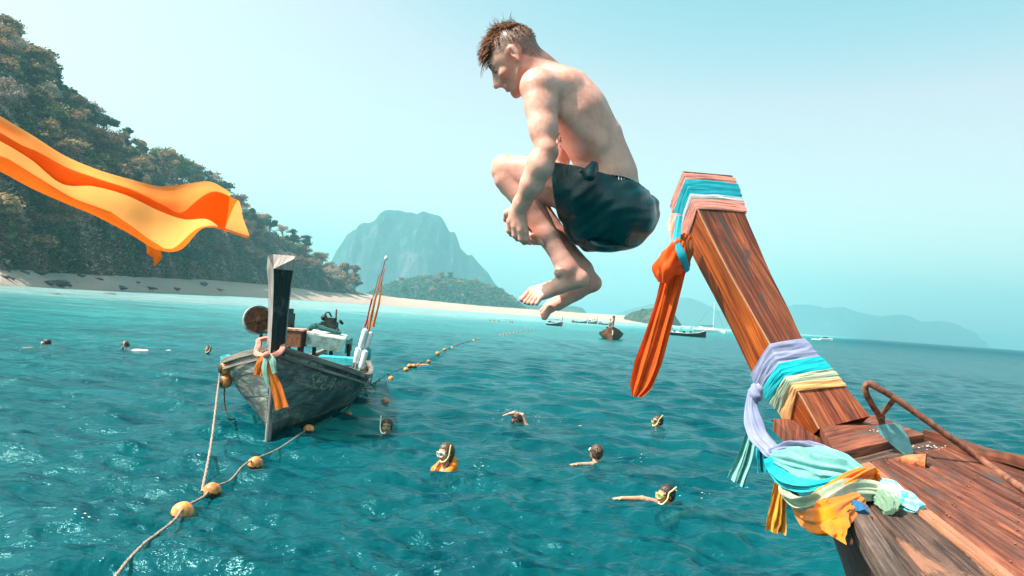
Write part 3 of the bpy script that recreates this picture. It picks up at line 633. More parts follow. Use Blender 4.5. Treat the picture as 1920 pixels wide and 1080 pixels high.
for side, nm in ((-1, 'hull_side'), (1, 'hull_side')):
    # five overlapping strakes per side
    for k in range(6):
        h0, h1 = k/6, (k+1)/6+.012; g = []
        for s_ in ss: g.append([hull_pt(s_, h, side, .010*(1-(h-h0)/(h1-h0))+.004) for h in np.linspace(h0, min(h1, 1), 4)] + [hull_pt(s_, min(h1, 1), side, -.03), hull_pt(s_, h0, side, -.03)])
        v, f, u = grid(g, cv=True, uv=[[(j*.1, s_) for j in range(6)] for s_ in ss])
        if side == 1: f = f[:, ::-1]
        link('strake', mesh(v, f[:, ::-1], uv=u, auto=30), PAINT, boat)
    g = []
    for s_ in ss: g.append([hull_pt(s_, 1, side, o)+np.array([0, 0, z]) for o, z in ((.045, -.05), (.05, .035), (.015, .05), (-.055, .045), (-.06, -.03))])
    v, f, u = grid(g, cv=True, uv=[[(j*.05, s_) for j in range(5)] for s_ in ss]); 
    if side == 1: f = f[:, ::-1]
    link('gunwale', mesh(v, f[:, ::-1], uv=u, auto=30), OLDW, boat)
    g = [[hull_pt(s_, 1, side, o)+np.array([0, 0, z]) for o, z in ((.02, -.17), (.04, -.165), (.04, -.12), (.02, -.115))] for s_ in ss]
    v, f, u = grid(g, cv=True, uv=[[(j*.05, s_) for j in range(4)] for s_ in ss])
    link('rubbing_strip', mesh(v, f if side == 1 else f[:, ::-1], uv=u, auto=30), OLDW, boat)
# stem timber (pale worn edge) and the tall flared post
mb = MB()
stem = [(-.035, -.33), (-.045, .05), (-.05, .6), (-.055, 1.1), (-.06, 1.42)]
g = []
for a, z in stem:
    c0 = B0+AX*a+np.array([0, 0, z]); g.append([c0-BN*.012, c0+BN*.012, c0+AX*.10+BN*.05, c0+AX*.10-BN*.05])
v, f, u = grid(g, cv=True, uv=[[(j*.05, z) for j in range(4)] for a, z in stem]); link('stem', mesh(v, [tuple(q) for q in f], uv=u, auto=30), GREYW, boat)
# post: a narrow left face with sunlight put in as pale colour and a broad dark right face meeting at a front ridge, flaring to a sloping top
def post_ring(z, w, lean):
    c0 = B0+AX*lean+np.array([0, 0, z]); 
    return [c0-BN*w*.50+AX*.10, c0-BN*w*.16-AX*.05, c0+BN*w*.50+AX*.07, c0+BN*w*.42+AX*.28, c0-BN*w*.42+AX*.28]
rings = [post_ring(1.30, .30, -.02), post_ring(1.62, .29, -.05), post_ring(2.05, .31, -.09), post_ring(2.5, .36, -.15), post_ring(2.72, .42, -.20)]
def face(i0, i1, mat, nm='post_face'):
    g = [[r_[i0]*(1-t)+r_[i1]*t for t in (0, .5, 1)] for r_ in rings]
    return g
v, f, u = grid(rings, cv=True, uv=[[(k*.2, z) for k in range(5)] for z in (0, .32, .75, 1.2, 1.5)]); f = [tuple(q) for q in f]
o = link('prow_post', mesh(v, f, uv=u, auto=20), [BLACKW, GREYW], boat)
for p_ in o.data.polygons:
    k = set(i % 5 for i in p_.vertices)
    if k == {0, 1}: p_.material_index = 1
tr_ = rings[-1]; topz = np.array([0, 0, .25]); back = [tr_[4]+topz+AX*.02, tr_[3]+topz+AX*.02]
capv = [tr_[0]+topz*.86, tr_[1], tr_[2]+topz*.76, back[1], back[0], tr_[0], tr_[2], tr_[3], tr_[4]]
link('post_cap', mesh(capv, [(0, 1, 2, 3, 4), (0, 5, 1), (1, 6, 2), (2, 6, 7, 3), (3, 7, 8, 4), (4, 8, 5, 0)], smooth=False, uv=[(q@BN*1.0, q[2]) for q in capv]), GREYW, boat)
# inner floor, ribs and thwarts
g = [[hull_pt(s_, .45, -1, -.05)*(1-t)+hull_pt(s_, .45, 1, -.05)*t+np.array([0, 0, .12]) for t in np.linspace(0, 1, 5)] for s_ in np.linspace(.5, 8.6, 20)]
v, f, u = grid(g, uv=[[(t*1.4, s_) for t in np.linspace(0, 1, 5)] for s_ in np.linspace(.5, 8.6, 20)]); link('floor_boards', mesh(v, f[:, ::-1], uv=u), DARKW, boat)
for s_ in (1.0, 2.2, 3.6, 5.0, 6.6, 8.0):
    a, c2 = hull_pt(s_, .93, -1, -.05), hull_pt(s_, .93, 1, -.05); mb = MB(); mb.add(*box((a+c2)/2, (np.linalg.norm(c2-a), .22, .04), [BN, AX, (0, 0, 1)])); mb.build('thwart', OLDW if s_ > 2 else DARKW, boat)
for s_ in np.arange(.8, 8.4, .55):
    for side in (-1, 1):
        mb = MB(); mb.add(*tube([hull_pt(s_, h, side, -.055) for h in np.linspace(.45, 1, 6)], .028, 5)); mb.build('rib', DARKW, boat)
# fore deck triangle behind the stem
g = [[hull_pt(s_, .95, -1, -.04)*(1-t)+hull_pt(s_, .95, 1, -.04)*t for t in (0, .5, 1)] for s_ in np.linspace(.1, .95, 6)]
v, f, u = grid(g, uv=[[(t, s_) for t in (0, .5, 1)] for s_ in np.linspace(.1, .95, 6)]); link('fore_deck', mesh(v, f[:, ::-1], uv=u), OLDW, boat)
# faded name on the bow and registration marks (worn, only partly legible)
WORN = plain('worn white lettering', (.30, .27, .23), .85, var=.5, scale=22, dark=(.07, .075, .07))
def hull_text(txt, s0, h0, size, side, mat):
    cu = bpy.data.curves.new('lettering', 'FONT'); cu.body = txt; cu.size = size; cu.extrude = .0; cu.space_character = .92; cu.shear = .15; t = bpy.data.objects.new('tmp', cu); COL.objects.link(t)
    bpy.context.view_layer.update(); me = bpy.data.meshes.new_from_object(t); bpy.data.objects.remove(t)
    co = np.empty(len(me.vertices)*3); me.vertices.foreach_get('co', co); co = co.reshape(-1, 3); gz = 1.05
    out = []
    for x, y, _ in co:
        s_ = s0+x if side == 1 else s0-x
        out.append(hull_pt(s_, h0+y/1.35, side, .022+.004))
    me.vertices.foreach_set('co', np.array(out, np.float32).ravel()); me.update(); return link('lettering', me, mat, boat)
hull_text('SEUWWSWA', .36, .76, .25, 1, WORN); hull_text('52', 1.02, .80, .20, -1, WORN)
# equipment
def at(s_, w, z): return B0+AX*s_+BN*w+np.array([0, 0, z])
def px_s(px, py, s_):                     # the place over the boat at length s_ seen at a pixel
    d0 = (B0+AX*s_)[1]; r = ray(px, py); return CAM+r*(d0/r[1])
eng = empty('boat_engine', px_s(500, 600, 5.2), 'black car engine with large spoked flywheel behind the prow post', 'engine')
c0 = px_s(484, 600, 5.2)
m1 = MB(); NX = unit([.55, -.83, .05]); fa, fb = frame(NX)
th = np.linspace(0, 2*math.pi, 33)[:-1]
g = [[c0+(fa*math.cos(t)+fb*math.sin(t))*r_+NX*z for t in th] for r_, z in ((.30, .02), (.33, .05), (.345, .05), (.345, -.07), (.31, -.07), (.30, .02))]
v, f, u = grid(g, cv=True); m1.add(v, f); m1.build('flywheel_rim', plain('pale worn rim', (.38, .34, .31), .7, .2, var=.3, scale=12), eng)
m1 = MB()
for k in range(6):
    t = k*math.pi/3+.3; e = fa*math.cos(t)+fb*math.sin(t); m1.add(*tube([c0+e*.02, c0+e*.31], .028, 5))
g = [[c0+(fa*math.cos(t)+fb*math.sin(t))*r_+NX*z for t in th] for r_, z in ((.001, .0), (.30, -.01))]; v, f, u = grid(g, cv=True); m1.add(v, f)
v, f = ball(c0, .09, 12, 8); m1.add(v, f); m1.build('flywheel', RUST, eng)
c1 = px_s(535, 600, 5.4); m1 = MB(); m1.add(*box(c1, (.30, .5, .34))); m1.add(*box(c1+np.array([.02, 0, .22]), (.2, .4, .12))); m1.add(*tube([c1+np.array([-.5, 0, -.05]), c1], .09, 10)); m1.add(*tube([c1+np.array([.1, 0, -.1]), c1+np.array([.22, .1, -.25])], .05, 6))
m1.build('engine_block', STEEL, eng)
m1 = MB(); 
for dx in (-.55, 0, .15): m1.add(*tube([c1+np.array([dx, 0, -.15]), c1+np.array([dx, .0, -.95])], .035, 6))
m1.add(*box(c1+np.array([-.2, 0, -.32]), (.95, .5, .05))); m1.build('engine_frame', STEEL, eng)
# rusty box
cb_ = px_s(549, 634, 4.6); rb = empty('crate', cb_, 'rusty brown metal box behind the prow post of the moored boat', 'box'); m1 = MB()
m1.add(*box(cb_, (.52, .5, .36))); m1.build('crate_body', RUST, rb); m1 = MB(); m1.add(*box(cb_+np.array([.02, 0, .205]), (.58, .54, .04))); m1.build('lid', plain('pink faded lid', (.46, .27, .22), .8, var=.3, scale=10), rb)
m1 = MB()
for sx in (-.2, .2): m1.add(*box(cb_+np.array([sx, 0, -.45]), (.06, .3, .54)))
m1.build('stand', DARKW, rb)
# roof panel folded flat on posts
A_, Bp, Cp, Dp = px_s(575, 622, 4.4), px_s(648, 634, 4.4), px_s(652, 628, 5.6), px_s(588, 618, 5.6)
PANEL = plain('grey green painted board', (.13, .22, .21), .6, var=.25, scale=6); PWHT = plain('faded white board top', (.55, .55, .52), .7, var=.2, scale=5)
rf = empty('roof_panel', (A_+Bp)/2, 'grey green boat canopy board with a white top lying on short posts', 'canopy'); m1 = MB()
v_ = [A_, Bp, Cp, Dp]; m1.add(*board(v_, .05, warp=.004)); m1.build('panel_top', PWHT, rf)
dn = np.array([0, 0, -.32]); m1 = MB(); m1.add([A_+dn*.15, Bp+dn*.15, Bp+dn*1.05+BN*-.12, A_+dn*.95, A_+dn*.15+AX*.04, Bp+dn*.15+AX*.04, Bp+dn*1.05+AX*.04+BN*-.12, A_+dn*.95+AX*.04], [(0, 3, 2, 1), (4, 5, 6, 7), (0, 1, 5, 4), (3, 7, 6, 2), (0, 4, 7, 3), (1, 2, 6, 5)]); m1.build('side_board', PANEL, rf, smooth=False)
e1, e2 = Bp+dn*.15, px_s(660, 633, 5.4); m1 = MB(); m1.add([e1, e2, e2+dn*.95, e1+dn*.95, e1+BN*.02, e2+BN*.02, e2+dn*.95+BN*.02, e1+dn*.95+BN*.02], [(0, 3, 2, 1), (4, 5, 6, 7), (0, 1, 5, 4), (3, 7, 6, 2), (0, 4, 7, 3), (1, 2, 6, 5)]); m1.build('tarpaulin_flap', plain('green tarpaulin', (.03, .22, .20), .5, var=.3, scale=9), rf, smooth=False)
for px in (590, 622, 655):
    q = px_s(px, 645, 4.6); m1 = MB(); m1.add(*tube([q, q-np.array([0, 0, q[2]-.35])], .045, 6)); m1.build('post', DARKW, rf)
# second motor lying on the board, with a tall handle
mo = empty('boat_motor', px_s(617, 618, 5.0), 'small black pump motor with upright lever on the white board', 'motor'); rs = np.random.RandomState(4); m1 = MB(); cm_ = px_s(618, 610, 5.0)
m1.add(*box(cm_, (.34, .3, .16))); m1.add(*box(cm_+np.array([.02, 0, .12]), (.22, .25, .12)))
for k in range(9):
    q = cm_+rs.uniform(-1, 1, 3)*np.array([.24, .15, .14]); m1.add(*tube([q, q+rs.uniform(-1, 1, 3)*.14], .035, 6))
v, f = ball(cm_+np.array([-.14, 0, .17]), .08, 10, 7); m1.add(v, f); m1.build('motor_block', STEEL, mo)
m1 = MB(); m1.add(*tube(spline([cm_+np.array([-.1, 0, .05]), cm_+np.array([-.12, 0, .26]), cm_+np.array([-.04, 0, .30]), cm_+np.array([.03, 0, .2])], 8), .022, 6)); m1.build('handle_loop', STEEL, mo)
m1 = MB(); m1.add(*tube([px_s(629, 606, 5.0), px_s(631, 580, 5.0)], .022, 6)); m1.build('lever', RUST, mo)
m1 = MB(); m1.add(*tube(spline([px_s(577, 619, 4.8), px_s(590, 611, 4.8), px_s(606, 616, 4.8), px_s(640, 625, 4.8)], 9), [.04, .07, .06, .08, .05, .07, .05, .05, .03], 8)); o = m1.build('net_heap', plain('dark teal net', (.01, .09, .09), .9, var=.4, scale=40), None); tag(o, 'heap of dark teal net lying along the white board edge', 'net')
cbx = px_s(632, 675, 3.6); m1 = MB(); m1.add(*box(cbx, (.75, .5, .14), [unit(BN-AX*.1), AX, (0, 0, 1)])); o = m1.build('cooler_box', plain('turquoise plastic', (.03, .42, .47), .45, var=.15), None); tag(o, 'turquoise plastic cool box lying inside the moored boat', 'box')
# flag poles with gas-bottle shaped floats lashed to them
WFL = plain('pale plastic float', (.62, .68, .70), .4, var=.12, scale=5); TFL = plain('teal plastic float', (.02, .30, .32), .4, var=.15, scale=5)
def pole(p0, p1, r0, r1, lab, tipmat=None):
    m = MB(); pts = spline([p0, (p0+p1)/2+np.array([.01, 0, .0]), p1], 8); m.add(*tube(pts, np.linspace(r0, r1, 8), 6)); o = m.build('pole', OLDW, None); tag(o, lab, 'pole', 'marker poles standing in the moored boat'); return o
sP = 3.0
pole(px_s(664, 700, sP), px_s(724, 480, sP), .022, .012, 'tallest bamboo marker pole with a white tip float in the moored boat'); pole(px_s(674, 700, sP+.1), px_s(715, 508, sP+.1), .018, .009, 'shorter thin bamboo marker pole with a black tip in the moored boat')
pole(px_s(659, 696, sP+.1), px_s(711, 515, sP+.1), .016, .008, 'leftmost thin bamboo marker pole of the three in the moored boat')
v, f = ball(px_s(724, 484, sP), (.035, .035, .05), 10, 8); o = link('float', mesh(v, f), WFL); tag(o, 'small white ball float on the tip of the tallest marker pole', 'float')
def bottle(pa, pb, r, mat, lab):
    t = unit(pb-pa); Ln = np.linalg.norm(pb-pa); m = MB(); z = np.array([0, .02, .06, .12, .5, .86, .93, .97, 1]); rr = np.array([.2, .7, .93, 1, 1, 1, .9, .55, .3])*r
    m.add(*tube([pa+(pb-pa)*q for q in z], rr, 14)); o = m.build('float', mat, None); tag(o, lab, 'float', 'long plastic floats lashed to the marker poles')
bottle(px_s(676, 652, 2.9), px_s(686, 616, 2.9), .062, WFL, 'upper left white float lashed to the marker poles'); bottle(px_s(687, 653, 2.95), px_s(696, 621, 2.95), .055, WFL, 'upper right pale blue float lashed to the marker poles')
bottle(px_s(667, 682, 2.85), px_s(673, 651, 2.85), .065, WFL, 'lower left white float lashed to the marker poles'); bottle(px_s(677, 692, 2.8), px_s(686, 656, 2.8), .062, WFL, 'lower middle white float lashed to the marker poles'); bottle(px_s(688, 676, 3.0), px_s(690, 652, 3.0), .07, TFL, 'teal float lashed lowest on the right of the marker poles')
ORNG = cloth('orange cloth', (.85, .22, .03), .3); PINK = cloth('salmon cloth', (.72, .28, .22), .2); REDC = cloth('red cord cloth', (.5, .03, .05), .2); GREENC = cloth('sage green cloth', (.28, .48, .40), .2)
def strip(pts, wid, mat, lab, nm='cloth_strip', folds=4, cat='cloth', grp=None, deep=.35, seed=0, n=(60, 40), slant=.0, tw=.6):
    """one sheet of cloth gathered into standing folds along its length"""
    P3 = spline(pts, n[0]); wd = np.interp(np.linspace(0, 1, n[0]), np.linspace(0, 1, len(wid)), wid); T = np.gradient(P3, axis=0); g = []; rs = np.random.RandomState(seed); f0 = rs.uniform(0, 6.28)
    for i in range(n[0]):
        s_ = i/(n[0]-1); t = unit(T[i]); a = unit(R_-t*(R_@t)); b = np.cross(t, a); row = []
        for j in range(n[1]):
            u = j/(n[1]-1)*2-1; x = u+.16*mnoise.noise(Vector((u*2, s_*3, seed))); ph = folds*math.pi*u+f0+tw*s_*2+1.3*mnoise.noise(Vector((u*1.5, s_*2.5, seed+4)))
            z = deep*(math.sin(ph)*.7+.3*math.sin(2.3*ph+1)+.35*mnoise.noise(Vector((u*4, s_*6, seed+9)))); row.append(P3[i]+a*x*wd[i]+b*z*wd[i]*(.35+.65*min(1, s_*3))+t*(slant*u+.05*math.sin(ph))*wd[i]*s_)
        g.append(row)
    v, f, u = grid(g); v2, f2, u2 = grid([[q+np.array([0, .0022, 0]) for q in r_] for r_ in g]); m = MB(); m.add(v, f); m.add(v2, f2[:, ::-1]); o = m.build(nm, mat, None, auto=80)
    if lab: tag(o, lab, cat, grp)
    return o
def ribbon(pts, wid, mat, lab, nm='ribbon', folds=3, seg=18, grp=None, amp=.35, n_=24, cat='ribbon', flat=.45, tw=1.5, ret=False, ph=0, sharp=0.0):
    """a hanging strip of gathered cloth"""
    P3 = spline(pts, n_); wd = np.interp(np.linspace(0, 1, n_), np.linspace(0, 1, len(wid)), wid)
    rad = np.stack([wd, wd*flat], 1); m = MB()
    m.add(*tube(P3, rad, seg*2, prof=lambda th, s: 1+amp*((math.sin(folds*th+tw*s*3+ph))*(1-sharp)+sharp*(1-2*abs(math.sin(folds*.5*th+tw*s*1.5+ph+1.2*mnoise.noise(Vector((s*4, th*.5, ph)))))**.6))+.16*mnoise.noise(Vector((math.cos(th)*1.5+ph, math.sin(th)*1.5, s*7)))+.13*math.sin((folds*2+1)*th-5*s+ph*2)+.06*math.sin(11*th+s*9), ref=V(0, .1, -1)))
    o = m.build(nm, mat, None, auto=60)
    if lab: tag(o, lab, cat, grp)
    return o
ribbon([px_s(716, 520, sP-.05), px_s(704, 560, sP-.05), px_s(696, 590, sP-.05), px_s(690, 622, sP-.05)], [.008, .014, .018, .010], ORNG, 'orange ribbon wound down the tallest marker pole', 'ribbon', flat=.6)
ribbon([px_s(722, 500, sP-.05), px_s(714, 530, sP-.05), px_s(703, 560, sP-.05)], [.008, .013, .008], PINK, 'salmon ribbon on the upper part of the tallest pole', flat=.6)
ribbon([px_s(716, 530, sP), px_s(711, 565, sP), px_s(702, 600, sP), px_s(699, 613, sP)], [.006, .016, .020, .034], ORNG, 'orange ribbon with a loose end on the shorter pole', flat=.5)
ribbon([px_s(697, 560, sP-.1), px_s(688, 600, sP-.1), px_s(684, 612, sP-.1)], [.008, .014, .022], REDC, 'dark red ribbon knotted above the white floats', flat=.8)
# prow garland of the moored boat: a collar and hanging cloths
col_pts = [px_s(484, 648, .35), px_s(480, 660, .0), px_s(487, 666, -.2), px_s(500, 668, -.3), px_s(515, 666, -.3), px_s(528, 658, -.12), px_s(531, 646, .1), px_s(531, 638, .4), px_s(508, 634, .55), px_s(486, 638, .5)]
m1 = MB(); m1.add(*tube(spline(col_pts+[col_pts[0]], 40), .040, 12, caps=False, prof=lambda th, s: 1+.2*math.sin(3*th+20*s))); o = m1.build('garland', PINK, None); tag(o, 'salmon cloth collar tied round the black prow post', 'cloth')
strip([px_s(499, 664, -.30), px_s(490, 680, -.34), px_s(484, 704, -.34)], [.03, .075, .075], ORNG, 'short orange cloth strip at the left under the collar', 'cloth_strip', .6, seed=1, deep=.18)
strip([px_s(500, 664, -.34), px_s(503, 690, -.36), px_s(518, 725, -.36), px_s(529, 766, -.36)], [.03, .07, .085, .11], ORNG, 'long orange cloth strip hanging down the bow', 'cloth_strip', .9, seed=2, deep=.2)
ribbon([px_s(499, 666, -.36), px_s(496, 690, -.38), px_s(500, 712, -.38), px_s(504, 728, -.38)], [.03, .035, .03, .02], GREENC, 'narrow sage green cloth strip between the orange ones', 'cloth_strip', 2, cat='cloth', flat=.3, amp=.2)
ribbon([px_s(503, 666, -.34), px_s(510, 676, -.38), px_s(515, 700, -.38)], [.03, .045, .04], GREENC, 'short sage green cloth end right of the knot', 'cloth_strip', 2, cat='cloth', flat=.3, amp=.2)
v, f = ball(px_s(500, 665, -.36), (.06, .05, .05), 12, 8, fn=lambda d: 1+.15*math.sin(d[0]*9+d[2]*7)); o = link('knot', mesh(v, f), PINK); tag(o, 'knot of salmon cloth at the front of the boat collar', 'knot')

# ------------------------------------------------------------------ floats and ropes
BUOY, n, b = new_mat('orange foam float'); tc = N(n, 'TexCoord'); oi = N(n, 'ObjectInfo'); ob = tc.outputs['Object']
c = ramp(n, noise(n, ob, 9, 6, .7), [(.35, (.36, .12, .04)), (.5, (.74, .27, .075)), (.66, (.84, .40, .14))]); hs = N(n, 'HueSaturation'); L(n, c, hs.inputs['Color']); L(n, mmath(n, 'ADD', mmath(n, 'MULTIPLY', oi.outputs['Random'], .5), .7), hs.inputs['Value'])
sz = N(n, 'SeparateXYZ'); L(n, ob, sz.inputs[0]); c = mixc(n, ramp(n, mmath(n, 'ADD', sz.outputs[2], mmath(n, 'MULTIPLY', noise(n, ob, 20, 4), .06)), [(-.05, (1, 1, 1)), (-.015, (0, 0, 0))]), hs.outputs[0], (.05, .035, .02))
L(n, c, b.inputs['Base Color']); b.inputs['Roughness'].default_value = .45; bump(n, b, noise(n, ob, 14, 5), .4, .012)
bv, bf = ball((0, 0, 0), (.125, .108, .108), 24, 15, fn=lambda d: 1-.12*abs(d[0])**6+.02*math.sin(d[1]*5)*math.sin(d[0]*4)); BUOYM = mesh(bv, bf); BUOYM.materials.append(BUOY)
BUOYS = [(342, 960, 1.0, 'nearest orange float on the rope, with a dark knotted underside'), (397, 923, .95, 'long orange float where the mooring rope meets the float line'), (478, 873, .9, 'orange float halfway between the boat bow and the nearest float'), (578, 811, .8, 'orange float just right of the moored boat bow'), (441, 792, .72, 'orange float left of the boat bow under a dark rope'),
 (652, 768, .85, 'brown orange float under the hull side of the moored boat'), (663, 747, .6, 'float half hidden against the moored hull'), (675, 730, .7, 'left float of the pair by the starboard quarter'), (688, 731, .8, 'right float of the pair by the starboard quarter'), (722, 752, .85, 'lone dark orange float right of the moored boat'),
 (725, 705, .8, 'upper float of the pair right of the marker poles'), (733, 709, .85, 'lower float of the pair right of the marker poles')]
ring_, nn = [], 0
for i in range(16):
    ring_.append((761+i*3.05+rnd.uniform(-1.5, 1.5), 691-i*.62+rnd.uniform(-3.5, 3.5), rnd.uniform(.7, .85), 'pale orange float in the dense cluster of floats on the line'))
BUOYS += ring_ + [(803, 681, .8, 'darker float at the right end of the dense cluster'), (820, 667, .85, 'first single float beyond the dense cluster'), (833, 659, .8, 'second single float beyond the dense cluster'), (848, 653, .75, 'pale float farthest out before the gap in the line'), (888, 638, .9, 'float of the far pair where the line turns'), (896, 635, .9, 'last float of the far pair on the line')]
for k in range(11): BUOYS.append((938+k*6.2, 628-k*.9+.3*math.sin(k), .8, 'tiny far float in the row near the horizon'))
def sea(px, py):
    p = W(px, py); return p
for i, (x, y, s_, lab) in enumerate(BUOYS):
    o = bpy.data.objects.new('float', BUOYM); COL.objects.link(o); p = sea(x, y+(4*s_ if y > 700 else 1)); dist = np.linalg.norm(p-CAM)
    o.location = (p[0], p[1], float(water_z(p[0], p[1], .02))*(1 if dist < 60 else 0)+.035*s_); o.scale = (s_*.95,)*3; o.rotation_euler = (rnd.uniform(-.3, .3), rnd.uniform(-.2, .2), .9+rnd.uniform(-.6, .6))
    tag(o, lab, 'float', 'floats in the dense cluster on the line' if 'dense cluster of' in lab else ('tiny far floats' if 'tiny far' in lab else 'orange floats on the swimming line'))
def rope(pts, r, mat, lab, n_=60, sag=0, cat='rope'):
    p = spline(pts, n_); m = MB(); m.add(*tube(p, r, 8, prof=lambda th, s: 1+.28*math.sin(2*th+s*n_*2.4)+.1*math.sin(s*70))); o = m.build('rope', mat, None); tag(o, lab, cat); return o
def sw(px, py, dz=.02):
    p = sea(px, py); p[2] = max(.012, float(water_z(p[0], p[1], .02)))+dz+.012; return p
rope([sw(212, 1092, .0), sw(240, 1058, .01), sw(270, 1030, .015), sw(290, 1012, .01), sw(325, 985, .02), sw(345, 965, .05), sw(380, 938, .01), sw(397, 925, .05)], .014, ROPE, 'pale frayed rope running from the nearest float to the bottom of the picture', 90)
rope([sw(397, 925, .05), sw(430, 908, .02), sw(455, 888, .05), sw(478, 874, .06), sw(520, 850, .03), sw(560, 822, .03), sw(578, 812, .05)], .011, ROPE, 'pale rope joining the floats in front of the moored boat', 80)
rope([sw(578, 812, .05), sw(620, 788, .0), sw(652, 770, .03), sw(676, 733, .03), sw(700, 722, .02), sw(725, 706, .04), sw(760, 692, .03), sw(805, 680, .03), sw(848, 652, .03), sw(895, 636, .02)], .014, ROPED, 'dark wet float line running past the moored boat to the far floats', 120)
rope([sw(935, 629, .02), sw(1005, 619, .02)], .014, ROPED, 'far thin float line near the horizon', 20)
LT = hull_pt(1.0, 1, -1, .05)
rope([LT+np.array([0, 0, .02]), P(408, 735, LT[1]-.5*1), P(396, 830, 9.4), sw(378, 930, .02)], .016, ROPE, 'mooring rope from the left gunwale down to the float line', 90)
rope([px_s(420, 735, .95), px_s(422, 765, .9), px_s(430, 786, .8), sw(441, 793, .05)], .014, ROPED, 'dark rope from the hanging floats to the float beside the bow', 40)
rope([hull_pt(1.9, 1, 1, .05), px_s(700, 725, 2.4), sw(703, 724, .02)], .012, ROPED, 'thin dark rope from the right gunwale to the float line', 30)
for (px, py, r_, lab) in ((421, 690, 1.0, 'upper dark brown float hanging at the left gunwale'), (422, 715, 1.05, 'lower orange brown float hanging at the left gunwale')):
    o = bpy.data.objects.new('float', BUOYM); COL.objects.link(o); o.location = px_s(px, py, .8); o.scale = (r_, r_, r_); o.rotation_euler = (0, R(90), .3); tag(o, lab, 'float', 'floats hung on the boat side')
rope([LT, px_s(420, 690, .8), px_s(421, 735, .8)], .012, ROPED, 'short dark rope holding the two hanging floats', 16)
ribbon([LT+np.array([-.02, 0, .05]), LT+BN*.12+AX*-.1+np.array([0, 0, .08]), LT+BN*.3+AX*-.25+np.array([0, 0, .1])], [.03, .045, .02], cloth('turquoise cloth', (.02, .38, .45), .2), 'turquoise rag tied on the left gunwale corner', 'rag', cat='cloth')

# ------------------------------------------------------------------ boats farther out
HB = [plain('brown varnished hull', (.16, .055, .03), .5, var=.3, scale=2), plain('dark green hull', (.03, .07, .065), .5, var=.3, scale=2), plain('black hull', (.02, .022, .022), .5, var=.3, scale=2)]
WHT = plain('white paint', (.78, .79, .78), .35, var=.06, scale=3); CANV = plain('canvas awning', (.42, .45, .44), .8, var=.2, scale=3); SKIN0 = plain('skin far', (.42, .21, .13), .6, var=.1)
SHIRT = plain('teal shirt', (.03, .30, .36), .8, var=.1); BLUEC = plain('blue tarpaulin', (.01, .25, .45), .6, var=.1)
def small_boat(c, yaw, Ln, Bm, mat, label, canopy=None, prow=True, stuff=0, seed=0, group=None, cat='boat'):
    root = empty('longtail_boat', c, label, cat, group); a = np.array([math.cos(yaw), math.sin(yaw), 0]); nn_ = np.array([-a[1], a[0], 0]); k = Ln/9; c = np.asarray(c, float); rs = np.random.RandomState(seed)
    S = np.linspace(-.5, .5, 22)*Ln; tt = np.linspace(-1, 1, 22)
    hw = Bm/2*np.interp(tt, [-1, -.7, -.2, .4, .75, .95, 1], [.55, .8, 1, .97, .7, .25, .04]); hz = np.interp(tt, [-1, -.4, .2, .7, 1], [.75, .62, .66, .95, 1.5])*k
    g = [[c+a*s_+nn_*w*hw[i]+np.array([0, 0, z*hz[i]]) for w, z in ((-.9, .95), (-1, 1), (-.93, .6), (-.7, .15), (-.35, -.25), (.35, -.25), (.7, .15), (.93, .6), (1, 1), (.9, .95), (.6, .35), (-.6, .35))] for i, s_ in enumerate(S)]
    v, f, u = grid(g, cv=True); link('hull', mesh(v, f, auto=40), mat, root)
    m = MB()
    for w in (-1, 1): m.add(*tube([g[i][1 if w < 0 else 8] for i in range(22)], .045*k, 5))
    m.build('gunwale', OLDW if mat is not HB[2] else WHT, root)
    if prow:
        b0 = c+a*Ln*.49+np.array([0, 0, 1.2*k]); m = MB(); m.add(*tube(spline([b0-a*.1, b0+a*.35*k+np.array([0, 0, .8*k]), b0+a*.5*k+np.array([0, 0, 1.6*k])], 6), [[.07*k, .12*k], [.07*k, .12*k], [.08*k, .12*k], [.10*k, .12*k], [.12*k, .12*k], [.15*k, .13*k]], 4)); m.build('prow', mat, root)
        m = MB(); q = b0+a*.4*k+np.array([0, 0, 1.05*k]); m.add(*tube([q, q+np.array([0, 0, .3*k])], .15*k, 8)); m.build('prow_cloth', PINK, root)
    m = MB(); e = c-a*Ln*.40+np.array([0, 0, 1.15*k]); m.add(*box(e, (.9*k, .45*k, .5*k))); m.add(*tube([e, e-a*2.4*k+np.array([0, 0, -.9*k])], .05*k, 5)); m.add(*tube([e, e+a*1.1*k+np.array([0, 0, .35*k])], .035*k, 5)); m.build('engine', STEEL, root)
    if canopy:
        m = MB(); g2 = [[c+a*x+nn_*w*Bm*.46+np.array([0, 0, (1.95+.12*(1-w*w))*k]) for w in np.linspace(-1, 1, 7)] for x in np.linspace(-.32, .16, 4)*Ln]; v, f, u = grid(g2); m.add(v, f); g2 = [[q-np.array([0, 0, .04]) for q in r_] for r_ in g2]; v, f, u = grid(g2); m.add(v, f[:, ::-1]); m.build('canopy', canopy, root)
        for x in (-.3, -.08, .14):
            for w in (-1, 1): m = MB(); p0 = c+a*x*Ln+nn_*w*Bm*.44; m.add(*tube([p0+np.array([0, 0, .6*k]), p0+np.array([0, 0, 1.98*k])], .03*k, 4)); m.build('canopy_post', OLDW, root)
    for i in range(stuff):
        m = MB(); q = c+a*rs.uniform(-.3, .3)*Ln+nn_*rs.uniform(-.3, .3)*Bm+np.array([0, 0, .8*k]); s3 = rs.uniform(.25, .6, 3)*k; m.add(*box(q, s3)); m.build('cargo', rs.choice([STEEL, BLUEC, WHT, RUST]), root)
    return root
def wp(px, py): p = W(px, py); p[2] = 0; return p
def aim(p, ang): return math.atan2(-p[1], -p[0])+ang       # heading measured from the line to the camera
